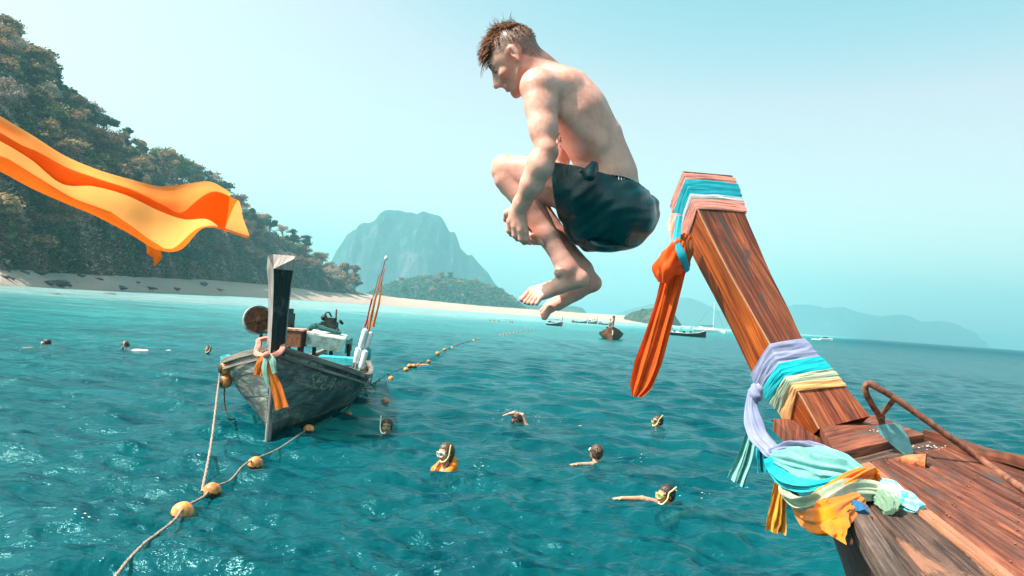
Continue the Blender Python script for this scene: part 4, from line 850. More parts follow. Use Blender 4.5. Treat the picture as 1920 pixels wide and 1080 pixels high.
p = wp(1155, 638); small_boat(p+np.array([0, 4.3, 0]), aim(p, .05), 9, 2.9, HB[0], 'brown longtail boat heading straight at the camera in the middle distance', stuff=4, seed=3)
pc = p+np.array([-.6, 1.5, .9]); 
def tiny_person(p0, h, shirt, lab, hold=None, arms=True):
    r_ = empty('person', p0, lab, 'person'); p0 = np.asarray(p0, float); Bd = Body(p0+np.array([-.5, -.5, -.1])*h, p0+np.array([.5, .5, 1.1])*h, h/46)
    u3 = np.array([0, 0, 1.0]); Bd.ell(p0+u3*h*.93, np.array((.045, .05, .065))*h); Bd.cap(p0+u3*h*.8, p0+u3*h*.88, .03*h)
    for q in (-1, 1): Bd.cap(p0+np.array([q*.05*h, 0, .5*h]), p0+np.array([q*.06*h, 0, .04*h]), .05*h, .03*h, .01); Bd.cap(p0+np.array([q*.10*h, 0, .80*h]), p0+np.array([q*.16*h, -.05*h, .62*h]), .03*h, .025*h, .01); Bd.cap(p0+np.array([q*.16*h, -.05*h, .62*h]), p0+np.array([q*.12*h, -.15*h, .52*h]), .024*h, .018*h, .01)
    v, f = Bd.ell(p0+u3*.66*h, np.array((.10, .07, .17))*h).surf(1); link('body', mesh(v, f), SKIN0, r_)
    Bd = Body(p0+np.array([-.5, -.5, -.1])*h, p0+np.array([.5, .5, 1.1])*h, h/46); v, f = Bd.ell(p0+u3*.66*h, np.array((.112, .085, .16))*h).surf(1); link('shirt', mesh(v, f), shirt, r_)
    v, f = ball(p0+u3*h*.955, np.array((.052, .056, .055))*h, 10, 8); link('hair', mesh(v, f), STEEL, r_); return r_
tiny_person(p+np.array([-.55, 1.6, .75]), 1.65, SHIRT, 'person in a teal shirt standing at the bow of the brown boat')
p = wp(1041, 611); small_boat(p+np.array([0, 2, 0]), aim(p, .5), 6.5, 2.4, HB[2], 'dark crowded longtail boat just right of the lower toes', canopy=BLUEC, stuff=7, seed=5)
p = wp(1283, 630); small_boat(p, aim(p, 1.45), 9.0, 2.0, HB[2], 'dark longtail boat seen side on behind the hanging orange cloth', canopy=CANV, stuff=6, seed=6, prow=False)
for px, py, ang, lab, Ln in ((1087, 600, 1.2, 'small brown boat at the beach, left of the three far ones', 7), (1112, 602, .4, 'small dark boat at the beach, middle of the three far ones', 9), (1136, 603, 1.0, 'small boat at the beach hidden partly by the brown longtail', 7)):
    d = 300; q = P(px, HY(px), d); q[2] = 0; small_boat(q, aim(q, ang), Ln, 2.2, HB[0] if 'brown' in lab else HB[1], lab, stuff=1, seed=int(px), canopy=CANV if Ln == 9 else None)
# sailing yacht
q = P(1330, HY(1330), 300); q[2] = 0; yr = empty('sailing_yacht', q, 'white sailing yacht with bare mast and furled dark sail cover', 'yacht'); yaw = aim(q, 1.45); a = np.array([math.cos(yaw), math.sin(yaw), 0]); a = a if a[0] > 0 else -a; nn_ = np.array([-a[1], a[0], 0]); Ln = 13.4
S = np.linspace(-.5, .5, 20); g = [[q+a*s_*Ln+nn_*w*1.9*np.interp(s_, [-.5, -.2, .2, .5], [.75, 1, .8, .03])+np.array([0, 0, z*np.interp(s_, [-.5, .5], [1.15, 1.5])]) for w, z in ((-.9, 1), (-1, .95), (-.85, .3), (-.4, -.2), (.4, -.2), (.85, .3), (1, .95), (.9, 1))] for s_ in S]
v, f, u = grid(g, cv=True); f = [tuple(x) for x in f]+[tuple(range(8))]; link('hull', mesh(v, f, auto=40), WHT, yr)
m = MB(); m.add(*box(q+a*.2+np.array([0, 0, 1.55]), (4.4, 2.2, .5), [a, nn_, (0, 0, 1)])); m.add(*box(q-a*3.5+np.array([0, 0, 1.9]), (1.6, 2.0, .7), [a, nn_, (0, 0, 1)])); m.build('cabin', WHT, yr)
m = MB(); mp = q+a*1.6; m.add(*tube([mp+np.array([0, 0, 1.3]), mp+np.array([0, 0, 13.2])], .10, 6)); m.build('mast', WHT, yr)
m = MB(); m.add(*tube([mp+np.array([0, 0, 2.9]), mp-a*5.2+np.array([0, 0, 2.7])], [.28, .18], 7)); m.build('sail_cover', plain('navy sail cover', (.02, .09, .11), .8), yr)
for e, tz in ((a*6.5, 13.0), (-a*6.4, 13.0)): m = MB(); m.add(*tube([q+e+np.array([0, 0, 1.3]), mp+np.array([0, 0, tz])], .025, 4)); m.build('stay', STEEL, yr)
# speedboat
q = P(1549, HY(1549), 330); q[2] = .0; sr = empty('speedboat', q, 'small white speedboat with a wake near the horizon, right of the carved prow', 'speedboat'); m = MB()
S = np.linspace(-.5, .5, 10); g = [[q+np.array([s_*6.5, w*1.0*np.interp(s_, [-.5, .1, .5], [.9, 1, .05]), z*np.interp(s_, [-.5, .5], [.8, 1.2])]) for w, z in ((-.8, 1), (-1, .9), (-.6, -.2), (.6, -.2), (1, .9), (.8, 1))] for s_ in S]
v, f, u = grid(g, cv=True); link('hull', mesh(v, f, auto=40), WHT, sr); m.add(*box(q+np.array([-.3, 0, 1.25]), (1.8, 1.4, .7))); m.build('cabin', HB[2], sr)
m = MB(); rs = np.random.RandomState(8)
for k in range(26): v, f = ball(q+np.array([-3.2-rs.rand()*3.5, rs.randn()*.7, .1]), np.array((.6, .4, .28))*rs.uniform(.5, 1.2), 6, 5); m.add(v, f)
o = m.build('wake_foam', plain('white foam', (.82, .85, .85), .7, var=.05), None); tag(o, 'white foam wake behind the far speedboat', 'foam', kind='stuff')

# ------------------------------------------------------------------ the near boat: deck, hull and carved prow
SIDEW = wood('varnished orange prow wood', (.045, .008, .002), (.38, .060, .006), (.70, .155, .016), .34, 1.0, .5, coat=.4, bumpst=.35)
TOPW = wood('sun worn prow wood', (.020, .007, .005), (.17, .036, .016), (.42, .12, .050), .62, 1.0, .35, stain=(.045, .04, .042))
DECKW = wood('weathered red deck wood', (.016, .006, .005), (.125, .034, .020), (.28, .092, .050), .66, .9, .3, stain=(.06, .045, .04), bumpst=.7)
DECKD = wood('dark worn deck wood', (.012, .009, .008), (.055, .032, .026), (.16, .09, .065), .7, .9, .3, stain=(.26, .12, .075), bumpst=.8)
LITW = wood('pale raw batten', (.16, .065, .035), (.33, .14, .08), (.46, .22, .13), .6)
GREYP = wood('grey cracked rail plank', (.02, .015, .013), (.075, .050, .042), (.18, .125, .10), .75, 1.2, .3, bumpst=1.0)
HULLW = wood('dark red hull planking', (.03, .010, .008), (.10, .032, .022), (.19, .065, .042), .5, .8, .35)
DA = R(19); dax = np.array([math.sin(DA)*math.cos(R(5)), math.cos(DA)*math.cos(R(5)), math.sin(R(5))]); dtr = np.array([math.cos(DA), -math.sin(DA), 0]); dnm = np.cross(dtr, dax); dnm = dnm if dnm[2] > 0 else -dnm
D0 = P(1560, 812, 4.2)
def Dk(px, py, up=0.0):
    r = ray(px, py); return CAM+r*(((D0+dnm*up-CAM)@dnm)/(r@dnm))
near = empty('longtail_boat', D0-np.array([0, 0, 1.9]), 'near wooden longtail boat with red brown deck planks and a high carved prow', 'boat')
def plank(quad, th, mat, up=0.0, warp=.002, seed=0, nm='plank'):
    q = [Dk(x, y, up) for x, y in quad]; m = MB(); m.add(*board(q, th, down=-dnm, warp=warp, seed=seed, bev=.005)); return m.build(nm, mat, near, auto=40)
def ext(a, b, k=1.7): return (a[0]+(b[0]-a[0])*k, a[1]+(b[1]-a[1])*k)
S_ = [((1612, 871), (1873, 1080)), ((1632, 867), (1905, 1080)), ((1663, 861), (1920, 1010)), ((1698, 853), (1920, 975)), ((1727, 847), (1920, 951)), ((1747, 842), (1920, 930)), ((1774, 837), (1920, 895)), ((1800, 845), (1926, 883))]
SM = [LITW, DECKW, DECKW, DECKW, DECKW, DECKW, DECKW]
for i in range(7):
    (a, b_), (c_, d_) = S_[i], S_[i+1]; g1 = 1.2
    plank([(a[0]+g1, a[1]), (ext(a, b_)[0]+5, ext(a, b_)[1]), (ext(c_, d_)[0]-5, ext(c_, d_)[1]), (c_[0]-g1, c_[1])], .035, SM[i], up=(0.010 if i == 0 else rnd.uniform(-.004, .004)), seed=i)
# dark worn planks on the near side, grey cracked rail
plank([(1588, 896), ext((1588, 896), (1745, 1084), 1.9), ext((1612, 871), (1873, 1080), 1.75), (1608, 873)], .035, DECKD, up=-.004, seed=11)
plank([(1572, 900), ext((1572, 900), (1712, 1082), 1.9), ext((1586, 896), (1738, 1080), 1.9), (1586, 896)], .05, DECKD, up=.012, seed=12)
RAILU = .035
def railpt(p, up): return p
plank([(1568, 924), ext((1568, 924), (1668, 1082), 2.0), ext((1606, 928), (1708, 1082), 2.0), (1606, 928)], .07, GREYP, up=RAILU, seed=13, nm='rail_plank')
# transverse fore boards
plank([(1567, 850), (1733, 813), (1640, 777), (1538, 799)], .055, DECKW, up=.045, seed=21, nm='fore_board')
plank([(1604, 872), (1776, 835), (1737, 820), (1590, 858)], .04, DECKD, up=.0, seed=22, nm='fore_board')
m = MB(); q = [P(1450, 785, 4.34), P(1502, 786, 4.42), P(1541, 806, 4.28), P(1566, 852, 4.08), P(1508, 843, 4.10)]
dn = np.array([0, 0, -.075]); v = q+[x+dn for x in q]; uvq = [(x@dtr, x@dax) for x in v]
m.add(v, [(4, 3, 2, 1, 0), (0, 1, 6, 5), (1, 2, 7, 6), (2, 3, 8, 7), (3, 4, 9, 8), (4, 0, 5, 9), (5, 6, 7, 8, 9)], uvq); m.build('wedge_board', DECKW, near, smooth=False)
# right rim
rimT = [(1728, 812), (1757, 816), (1814, 831), (1870, 847), (1920, 861), (2080, 912)]; rimB = [(1730, 823), (1774, 837), (1844, 861), (1885, 869), (1922, 880), (2080, 934)]
tp = spline([Dk(x, y, .0)+np.array([0, 0, 0])-ray(x, y)*0 for x, y in rimB], 24); hgt = .055
g = [[p, p+dnm*hgt, p+dnm*(hgt+.006)+dtr*.006, p+dnm*(hgt+.004)+dtr*.05, p+dnm*hgt+dtr*.055, p-dnm*.1+dtr*.055] for p in tp]; Ls = np.concatenate([[0], np.cumsum(np.linalg.norm(np.diff(tp, axis=0), axis=1))])
v, f, u = grid(g, uv=[[(j*.04, l) for j in range(6)] for l in Ls]); link('rim', mesh(v, f[:, ::-1], uv=u, auto=30), DECKW, near)
# hull
gl = [P(1446, 786, 4.46)]+[Dk(*p_, RAILU-.07) for p_ in ((1500, 824), (1548, 898), (1600, 978), (1668, 1082), (1760, 1222))]
ch = [P(1462, 806, 4.48), P(1512, 884, 3.98), P(1545, 945, 3.50), P(1578, 1022, 3.02), P(1606, 1084, 2.74), P(1680, 1240, 2.3)]
gr = [P(1640, 783, 4.5)]+[Dk(*p_, -.03) for p_ in ((1728, 816), (1790, 835), (1880, 862), (1990, 896), (2200, 965))]
def lerp(a, b, t): return a*(1-t)+b*t
g = []
for a, c_, r_ in zip(spline(gl, 26), spline(ch, 26), spline(gr, 26)):
    i = len(g)/25; k = lerp(c_, r_, .5); k[2] = lerp(c_[2]-.10, -.35, i**.6); cr = r_+np.array([-.08, 0, -.45])
    g.append([a, lerp(a, c_, .34)-dtr*.006, lerp(a, c_, .36)+dtr*.004, lerp(a, c_, .68)-dtr*.006, lerp(a, c_, .70)+dtr*.004, c_, k, cr, r_])
v, f, u = grid(g, uv=[[(j*.15, i*.18) for j in range(9)] for i in range(26)]); link('hull', mesh(v, f, uv=u, auto=30), HULLW, near)
# prow: B front ridge, C right edge, A lower left edge, from the top down
LV = [((1536, 804, 4.20), (1632, 780, 4.26), (1506, 832, 4.36)), ((1501, 742, 4.28), (1590, 732, 4.32), (1468, 777, 4.44)), ((1472, 702, 4.34), (1550, 689, 4.38), (1440, 742, 4.50)), ((1447, 652, 4.42), (1508, 641, 4.45), (1413, 705, 4.57)),
      ((1408, 583, 4.52), (1478, 578, 4.54), (1374, 624, 4.67)), ((1371, 518, 4.61), (1446, 515, 4.62), (1339, 556, 4.75)), ((1335, 448, 4.69), (1420, 455, 4.69), (1304, 490, 4.82)), ((1308, 392, 4.75), (1396, 398, 4.75), (1283, 446, 4.87)), ((1281, 321, 4.80), (1373, 329, 4.80), (1258, 378, 4.92))]
Bs_ = np.array([P(*a) for a, b_, c_ in LV]); Cs_ = np.array([P(*b_) for a, b_, c_ in LV]); As_ = np.array([P(*c_) for a, b_, c_ in LV]); Ds_ = As_+(Cs_-Bs_)
lv = np.linspace(0, 8, 49)
def ev(arr, t): return spline(arr, 801)[int(np.clip(round(t*100), 0, 800))] if 0 <= t <= 8 else (arr[-1]+(arr[-1]-arr[-2])*(t-8) if t > 8 else arr[0]+(arr[1]-arr[0])*t)
_sp = {k: spline(a, 801) for k, a in (('A', As_), ('B', Bs_), ('C', Cs_), ('D', Ds_))}
def pv(k, t):
    i = np.clip(t*100, -60, 860); a = _sp[k]
    if i > 800: return a[-1]+(a[-1]-a[-31])*(i-800)/30
    if i < 0: return a[0]+(a[0]-a[30])*(-i)/30
    j = int(i); w = i-j; return a[j]*(1-w)+a[min(j+1, 800)]*w
def side_face(k0, k1, mat, nm, inset=0.0):
    g = []; uv = []
    for t in lv:
        a, b_ = pv(k0, t), pv(k1, t); W_ = np.linalg.norm(b_-a); g.append([a+(b_-a)*s for s in np.linspace(0, 1, 7)]); uv.append([(s*W_, t*.22) for s in np.linspace(0, 1, 7)])
    v, f, u = grid(g, uv=uv); return v, f, u
for k0, k1, mat, nm in (('A', 'B', SIDEW, 'prow_side'), ('B', 'C', TOPW, 'prow_face'), ('C', 'D', SIDEW, 'prow_side'), ('D', 'A', SIDEW, 'prow_back')):
    v, f, u = side_face(k0, k1, mat, nm); link(nm, mesh(v, f[:, ::-1], uv=u), mat, near)
topv = [pv(k, 8) for k in 'ABCD']; link('prow_end', mesh(topv, [(0, 1, 2, 3)], uv=[(q@dtr, q[2]) for q in topv], smooth=False), TOPW, near)
# worn light arris along the front ridge
m = MB(); m.add(*tube([pv('B', t)+unit(pv('B', t)-pv('D', t))*.0005 for t in lv], .006, 6)); m.build('ridge_edge', wood('pale worn arris', (.30, .13, .06), (.48, .24, .13), (.60, .34, .2), .6), near)
def wrap(t0, t1, mat, lab, off=.010, folds=5, dA=0.0, skew=0.0, nm='wrapped_cloth', seed=0, thick=.004):
    """a band of cloth round the prow from level t0 (top) to t1; dA lowers it on the left edge"""
    rs = np.random.RandomState(seed); ns, nr_ = 36, 14; ks = 'ABCDA'; g = []
    cen = lambda t: (pv('A', t)+pv('B', t)+pv('C', t)+pv('D', t))/4; fo = rs.uniform(0, 6.28, 6)
    for i in range(ns):
        s = i/(ns-1); row = []
        for e in range(4):
            for j in range(nr_):
                w = j/nr_; th = (e+w)/4*2*math.pi
                dl = dA*((1-w) if e == 0 else (w if e == 3 else 0)); gath = 1-.0*w
                t = t0+(t1-t0)*s-dl*(.4+.6*s); a, b_ = pv(ks[e], t), pv(ks[e+1], t); p = a+(b_-a)*w; o = unit(p-cen(t))
                c2 = min(w, 1-w); rnd_ = .008*max(0, 1-c2*7)
                nz = mnoise.noise(Vector((s*folds*1.1+seed*7+.25*math.sin(th*2+fo[0]), math.cos(th)*.7, math.sin(th)*.7))); n2 = mnoise.noise(Vector((s*folds*2.6+seed*3, math.cos(th)*1.3+fo[1], math.sin(th)*1.3)))
                fold = (1-abs(nz)*2.2)+.45*(1-abs(n2)*2.4); amp = .0075*(.6+.5*abs(math.sin(th*1.3+fo[3])))
                row.append(p+o*(off+thick+amp*fold*math.sin(min(1, min(s, 1-s)*6)*math.pi/2)))
        g.append(row)
    inner = [[q-(q-np.mean(r_, axis=0))*.03 for q in r_] for r_ in (g[0], g[-1])]
    g = [inner[0]]+g+[inner[1]]; v, f, u = grid(g, cv=True); o = link(nm, mesh(v, f[:, ::-1], auto=70), mat); tag(o, lab, 'cloth', 'cloth bands wrapped round the prow'); return o
C_SAL = cloth('salmon silk', (.78, .30, .24), .18, rough=.5); C_TEA = cloth('teal silk', (.01, .33, .42), .15, rough=.5); C_LAV = cloth('lavender cotton', (.27, .30, .48), .2); C_TUR = cloth('turquoise cotton', (.0, .48, .56), .2)
C_CRM = cloth('cream cotton', (.46, .52, .38), .2); C_PEA = cloth('peach cotton', (.92, .42, .17), .2); C_ORA = cloth('bright orange cotton', (.98, .235, .005), .25); C_MIN = cloth('mint cotton', (.22, .56, .52), .2); C_RED = cloth('deep orange silk', (.86, .135, .015), .45, rough=.5)
C_YEL = cloth('yellow cotton', (.96, .44, .06), .35); C_BLU = cloth('dark blue cotton', (.02, .12, .26), .1); C_SAG = cloth('pale green cotton', (.16, .27, .19), .2)
m_, n, b = new_mat('tie dyed teal cotton'); tc = N(n, 'TexCoord'); L(n, ramp(n, noise(n, tc.outputs['Object'], 22, 4, .6, .8), [(.38, (.02, .30, .36)), (.5, (.16, .52, .54)), (.62, (.32, .44, .43))]), b.inputs['Base Color']); b.inputs['Roughness'].default_value = .8; bump(n, b, noise(n, tc.outputs['Object'], 60, 4), .5, .006); C_TIE = m_
wrap(7.93, 7.70, C_SAL, 'thin salmon cloth band at the very top of the prow', folds=2, seed=1, off=.006)
wrap(7.76, 7.34, C_TEA, 'teal blue cloth band near the top of the prow', folds=3, seed=2, dA=.14, off=.011)
wrap(7.38, 7.26, cloth('pale silk edge', (.62, .60, .64), .2), 'narrow pale cloth edge under the teal band', folds=1, seed=9, dA=.16, off=.013)
wrap(7.28, 6.98, C_SAL, 'pleated salmon cloth band below the teal one', folds=4, seed=3, dA=.22, off=.009)
wrap(3.08, 2.34, C_LAV, 'lavender blue cloth band round the lower prow', folds=4, seed=4, off=.012)
wrap(2.40, 1.86, C_TUR, 'turquoise cloth band under the lavender one', folds=3, seed=5, dA=.15, off=.016)
wrap(1.92, 1.50, C_CRM, 'cream cloth band under the turquoise one', folds=3, seed=6, dA=.45, off=.014)
wrap(1.54, 1.16, C_PEA, 'peach orange cloth band lowest on the prow', folds=2, seed=7, dA=.60, off=.009)
# hanging cloths from the prow top
PX = 4.8/1280
strip([P(1290, 440, 4.62), P(1274, 470, 4.62), P(1266, 500, 4.60), P(1252, 560, 4.58), P(1234, 620, 4.57), P(1216, 680, 4.56), P(1203, 722, 4.56), P(1193, 744, 4.56)], [.03, .055, .078, .076, .082, .090, .070, .030], C_RED, 'long deep orange cloth hanging from the prow top', 'hanging_cloth', 2.6, seed=3, n=(90, 56), deep=.24, slant=-.3)
ribbon([P(1278, 452, 4.56), P(1262, 478, 4.53), P(1249, 505, 4.52), P(1244, 530, 4.53)], [.03, .072, .080, .03], C_RED, 'knotted fold of deep orange cloth with a pointed corner', 'knot', 3, cat='knot', flat=.55, amp=.25, seg=24)
ribbon([P(1262, 486, 4.53), P(1247, 490, 4.53), P(1232, 491, 4.53)], [.05, .036, .006], C_RED, 'small pointed corner of orange cloth left of the knot', 'cloth_corner', 2, cat='cloth', flat=.3, amp=.1)
ribbon([P(1274, 405, 4.66), P(1270, 436, 4.60), P(1270, 458, 4.53), P(1280, 482, 4.50), P(1289, 508, 4.56)], [.018, .02, .024, .032, .022], C_TEA, 'teal cloth strap tied over the orange knot', 'strap', 2, cat='strap', flat=.35, amp=.12, n_=30)
ribbon([P(1268, 402, 4.72), P(1263, 430, 4.66), P(1262, 456, 4.62)], [.03, .028, .012], C_SAL, 'short salmon cloth end beside the teal strap', 'cloth_end', 2, cat='cloth', flat=.4)
ribbon([P(1284, 440, 4.64), P(1288, 470, 4.62), P(1290, 500, 4.64)], [.035, .035, .015], cloth('rust cloth', (.40, .10, .03), .2), 'rust coloured cloth end between knot and prow', 'cloth_end', 3, cat='cloth', flat=.5)
# scarves gathered at the lower prow
def SD(px, py, off=.05):
    k = Dk(px, py, .0); dd = (k-CAM)@F_; w = min(1, max(0, (px-1448)/105)); w = w*w*(3-2*w)
    return CAM+ray(px, py)*((4.04-off)*(1-w)+(dd-off)*w)
v, f = ball(P(1416, 738, 4.40), (.045, .05, .06), 14, 10, fn=lambda d: 1+.2*math.sin(d[0]*7+d[2]*5)+.1*math.sin(d[2]*15)); o = link('knot', mesh(v, f), C_LAV); tag(o, 'lavender cloth knot at the left edge of the lower prow', 'knot')
sc = lambda pts, w, mat, lab, fl=.35, fo=3, am=.22, n_=50, tw=.8, ph=0, nm='scarf': ribbon(pts, w, mat, lab, nm, fo, n_=n_, cat='scarf', flat=fl, amp=am, tw=tw, seg=34, grp='scarves tied to the lower prow', ph=ph, sharp=.55)
sc([P(1411, 738, 4.40), P(1410, 775, 4.34), P(1424, 818, 4.24), P(1450, 848, 4.12), P(1462, 862, 4.08)], [.03, .04, .062, .060, .04], C_LAV, 'lavender scarf falling from the knot down the left side', .35, 2)
sc([P(1446, 852, 4.0), SD(1480, 843, .07), SD(1530, 848, .08), SD(1580, 866, .09), SD(1612, 886, .06)], [.03, .050, .052, .045, .02], C_LAV, 'lavender scarf lying across the top of the scarf heap', .4, 4, .3)
sc([P(1448, 858, 3.99), SD(1490, 868, .10), SD(1540, 878, .11), SD(1590, 886, .12), SD(1622, 898, .07)], [.035, .080, .088, .070, .035], C_MIN, 'pale mint scarf spread across the heap below the lavender one', .40, 6, .26)
sc([P(1446, 858, 3.98), SD(1460, 885, .10), SD(1490, 906, .15), SD(1530, 912, .17), SD(1575, 900, .17), SD(1604, 889, .13)], [.04, .052, .055, .048, .040, .025], C_TUR, 'bright turquoise scarf sagging in the middle of the heap', .5, 5, .28)
sc([SD(1516, 938, .16), SD(1545, 926, .20), SD(1580, 906, .23), SD(1612, 891, .22), SD(1636, 896, .17), SD(1648, 916, .07)], [.035, .052, .055, .062, .058, .012], C_ORA, 'orange scarf twisted over the upper right of the heap', .5, 5, .3)
sc([SD(1474, 898, .12), SD(1482, 930, .15), SD(1512, 952, .18), SD(1552, 942, .20), SD(1596, 919, .21), SD(1640, 919, .14), SD(1660, 934, .09), SD(1676, 952, .05)], [.035, .055, .055, .048, .042, .042, .036, .03], C_CRM, 'cream scarf curling under the orange one', .5, 6, .28)
sc([SD(1644, 926, .12), SD(1658, 936, .09), SD(1668, 950, .06), SD(1670, 960, .04)], [.03, .04, .04, .028], C_SAG, 'pale green frayed scarf end on the dark plank', .4, 5, .3)
sc([SD(1628, 898, .12), SD(1660, 918, .09), SD(1694, 938, .07), SD(1727, 954, .05)], [.035, .050, .052, .026], C_TIE, 'teal and white tie dyed scarf end lying farthest right on the deck', .5, 3, .15)
sc([SD(1486, 938, .12), SD(1512, 965, .12), SD(1545, 972, .14), SD(1580, 952, .16), SD(1612, 932, .15)], [.03, .052, .066, .055, .025], C_ORA, 'second orange scarf swag along the bottom of the heap', .45, 4, .2, ph=1)
sc([SD(1590, 936, .19), SD(1602, 948, .16), SD(1609, 962, .11)], [.012, .036, .042], C_BLU, 'small dark blue scarf tuft on the rail', .4, 5, .3, 20)
TG = 'scarves tied to the lower prow'
strip([P(1416, 745, 4.46), P(1410, 800, 4.46), P(1397, 855, 4.45), P(1379, 905, 4.44)], [.02, .040, .050, .060], C_MIN, 'pale mint scarf tail hanging farthest left over the water', 'scarf', 2.2, 'scarf', TG, seed=5, slant=.15)
strip([P(1424, 800, 4.36), P(1430, 850, 4.36), P(1433, 886, 4.36)], [.02, .04, .045], C_TEA, 'short teal blue scarf tail hanging behind the lavender scarf', 'scarf', 2, 'scarf', TG, seed=6)
strip([P(1466, 875, 4.12), P(1463, 920, 4.12), P(1457, 965, 4.12), P(1453, 998, 4.12)], [.03, .048, .056, .062], C_YEL, 'yellow scarf tail hanging down in two folds', 'scarf', 1.6, 'scarf', TG, seed=7, slant=.1)
def sheet(nm, rows, mat, label, cat, n=(40, 30), th=.0025, ripple=.0, seed=0, parent=None, grp=None):
    g = np.array(rows, float); nu, nv = g.shape[:2]; gu = np.array([spline(g[:, j], n[0]) for j in range(nv)]).transpose(1, 0, 2); gg = np.array([spline(r_, n[1]) for r_ in gu])
    rs = np.random.RandomState(seed); a, b_ = np.meshgrid(np.linspace(0, 1, n[0]), np.linspace(0, 1, n[1]), indexing='ij')
    if ripple: gg = gg+(ripple*(np.sin(a*9+b_*14+seed)+.6*np.sin(b_*31+a*5)+.4*np.sin(a*23-b_*8)))[..., None]*F_
    gx = np.gradient(gg, axis=0); gy = np.gradient(gg, axis=1); nn = np.cross(gx, gy); nn /= np.linalg.norm(nn, axis=2)[..., None]+1e-9
    v, f, u = grid(gg, uv=np.stack([a, b_], -1)); m = mesh(v, f, uv=u); o = link(nm, m, mat, parent)
    if label: tag(o, label, cat, grp)
    return o
sheet('scarf', [[SD(1496, 955, .16), SD(1502, 965, .15), SD(1512, 972, .15)], [SD(1535, 955, .18), SD(1538, 975, .16), SD(1545, 996, .14)], [SD(1578, 940, .20), SD(1573, 970, .18), SD(1570, 1012, .10)], [SD(1596, 940, .20), SD(1592, 975, .16), SD(1585, 1020, .10)]], C_ORA, 'bright orange scarf corner hanging over the hull side', 'scarf', ripple=.008, grp='scarves tied to the lower prow')
# anchor and cone
ANC = empty('anchor', Dk(1700, 860), 'rusty iron anchor with long shank and blue green fluke lying on the fore deck', 'anchor')
def dep(px, py): return (Dk(px, py)-CAM)@F_
IRON = plain('rusted iron bar', (.22, .085, .05), .8, .25, var=.45, scale=26, bst=.8, dark=(.07, .035, .03))
sh = [P(1630, 719, 3.72), P(1677, 746, 3.70), P(1773, 814, 3.66), P(1850, 869, dep(1850, 869)-.06 if dep(1850, 869) < 3.7 else 3.5), P(1914, 914, dep(1914, 914)-.05), P(2010, 982, dep(2010, 982)-.04)]
m = MB(); m.add(*tube(spline(sh, 60), .0175, 12, prof=lambda th, s: 1+.05*math.sin(s*160)*math.sin(th*3))); m.build('shank', IRON, ANC)
m = MB(); m.add(*tube(spline([P(1652, 732, 3.71), P(1637, 721, 3.72), P(1628, 719, 3.72), P(1622.5, 726, 3.73), P(1625, 740, 3.74), P(1637, 762, 3.78), P(1650, 781, 3.82)], 30), .0165, 12)); m.build('hook', IRON, ANC)
m = MB(); m.add(*tube([P(1650, 780, 3.82), P(1664, 764, 3.76), P(1678, 747, 3.70)], .014, 10)); v, f = ball(P(1651, 782, 3.82), .024, 10, 8); m.add(v, f); m.add(*tube([P(1650, 780, 3.82), P(1655, 797, 3.84), P(1662, 806, 3.86)], .018, 10)); m.build('brace', IRON, ANC)
FLK = plain('blue green galvanised plate', (.14, .38, .43), .45, .1, var=.14, scale=18, bst=.2)
pol = [(1643, 799), (1660, 795), (1677, 794), (1690, 798), (1704, 822), (1710, 840), (1713, 852), (1700, 857), (1672, 834), (1650, 814)]
fd = lambda x, y: 3.80+(y-799)/60*(-.02); v = [P(x, y, fd(x, y)) for x, y in pol]; v += [q-unit(q-CAM)*-.012 for q in v]; k = len(pol)
m = MB(); m.add(v, [tuple(range(k)), tuple(range(2*k-1, k-1, -1))]+[(i, (i+1) % k, (i+1) % k+k, i+k) for i in range(k)]); m.build('fluke', FLK, ANC, smooth=False)
CONE = plain('rusty orange cone', (.46, .13, .045), .7, .1, var=.35, scale=30, bst=.6, dark=(.16, .045, .02)); dc = dep(1734, 868); p0, p1 = P(1686, 861, dep(1686, 861)-.035), P(1736, 868, dc-.055)
ax_ = unit(p1-p0); rr_c = [.006, .020, .034, .046, .050, .044, .030, .004]; zz = [0, .12, .45, .95, 1.0, 1.0, .80, .70]; pts = [p0+(p1-p0)*z for z in zz]
a_, b2 = frame(ax_); th = np.linspace(0, 2*math.pi, 25)[:-1]; g = [[q+(a_*math.cos(t)+b2*math.sin(t))*r_ for t in th] for q, r_ in zip(pts, rr_c)]; v, f, u = grid(g, cv=True)
o = link('mooring_cone', mesh(v, f[:, ::-1], auto=40), CONE); tag(o, 'small rusty orange cone lying on its side on the deck planks', 'cone')
# bolts, nail heads and white flecks on the deck
m = MB(); rs = np.random.RandomState(9)
for i in range(6):
    (a, b_), (c_, d_) = S_[i], S_[i+1]
    for t in (.03, .04, .5, .52, .95):
        for w in (.25, .75):
            x0, y0 = a[0]+(b_[0]-a[0])*t, a[1]+(b_[1]-a[1])*t; x1, y1 = c_[0]+(d_[0]-c_[0])*t, c_[1]+(d_[1]-c_[1])*t
            if i == 0 and w > .5: continue
            v, f = ball(Dk(x0+(x1-x0)*w, y0+(y1-y0)*w, .012 if i == 0 else .003), (.005, .005, .003), 8, 5); m.add(v, f)
o = m.build('nail_heads', IRON, near); o['kind'] = 'stuff'
m = MB()
for k in range(34):
    x, y = (rs.normal(1745, 12), rs.normal(838, 3)) if k < 26 else ((rs.normal(1645, 8), rs.normal(806, 4)) if k < 36 else (rs.normal(1740, 10), rs.normal(1025, 8)))
    up = .048 if 26 <= k < 36 else .004
    v, f = ball(Dk(x, y, up), np.array((1.5, 1, .35))*rs.uniform(.002, .0055), 6, 4); m.add(v, f)
o = m.build('shell_flecks', plain('white shell flecks', (.70, .66, .60), .8), None); tag(o, 'scattered white shell and paint flecks on the fore deck', 'flecks', kind='stuff')

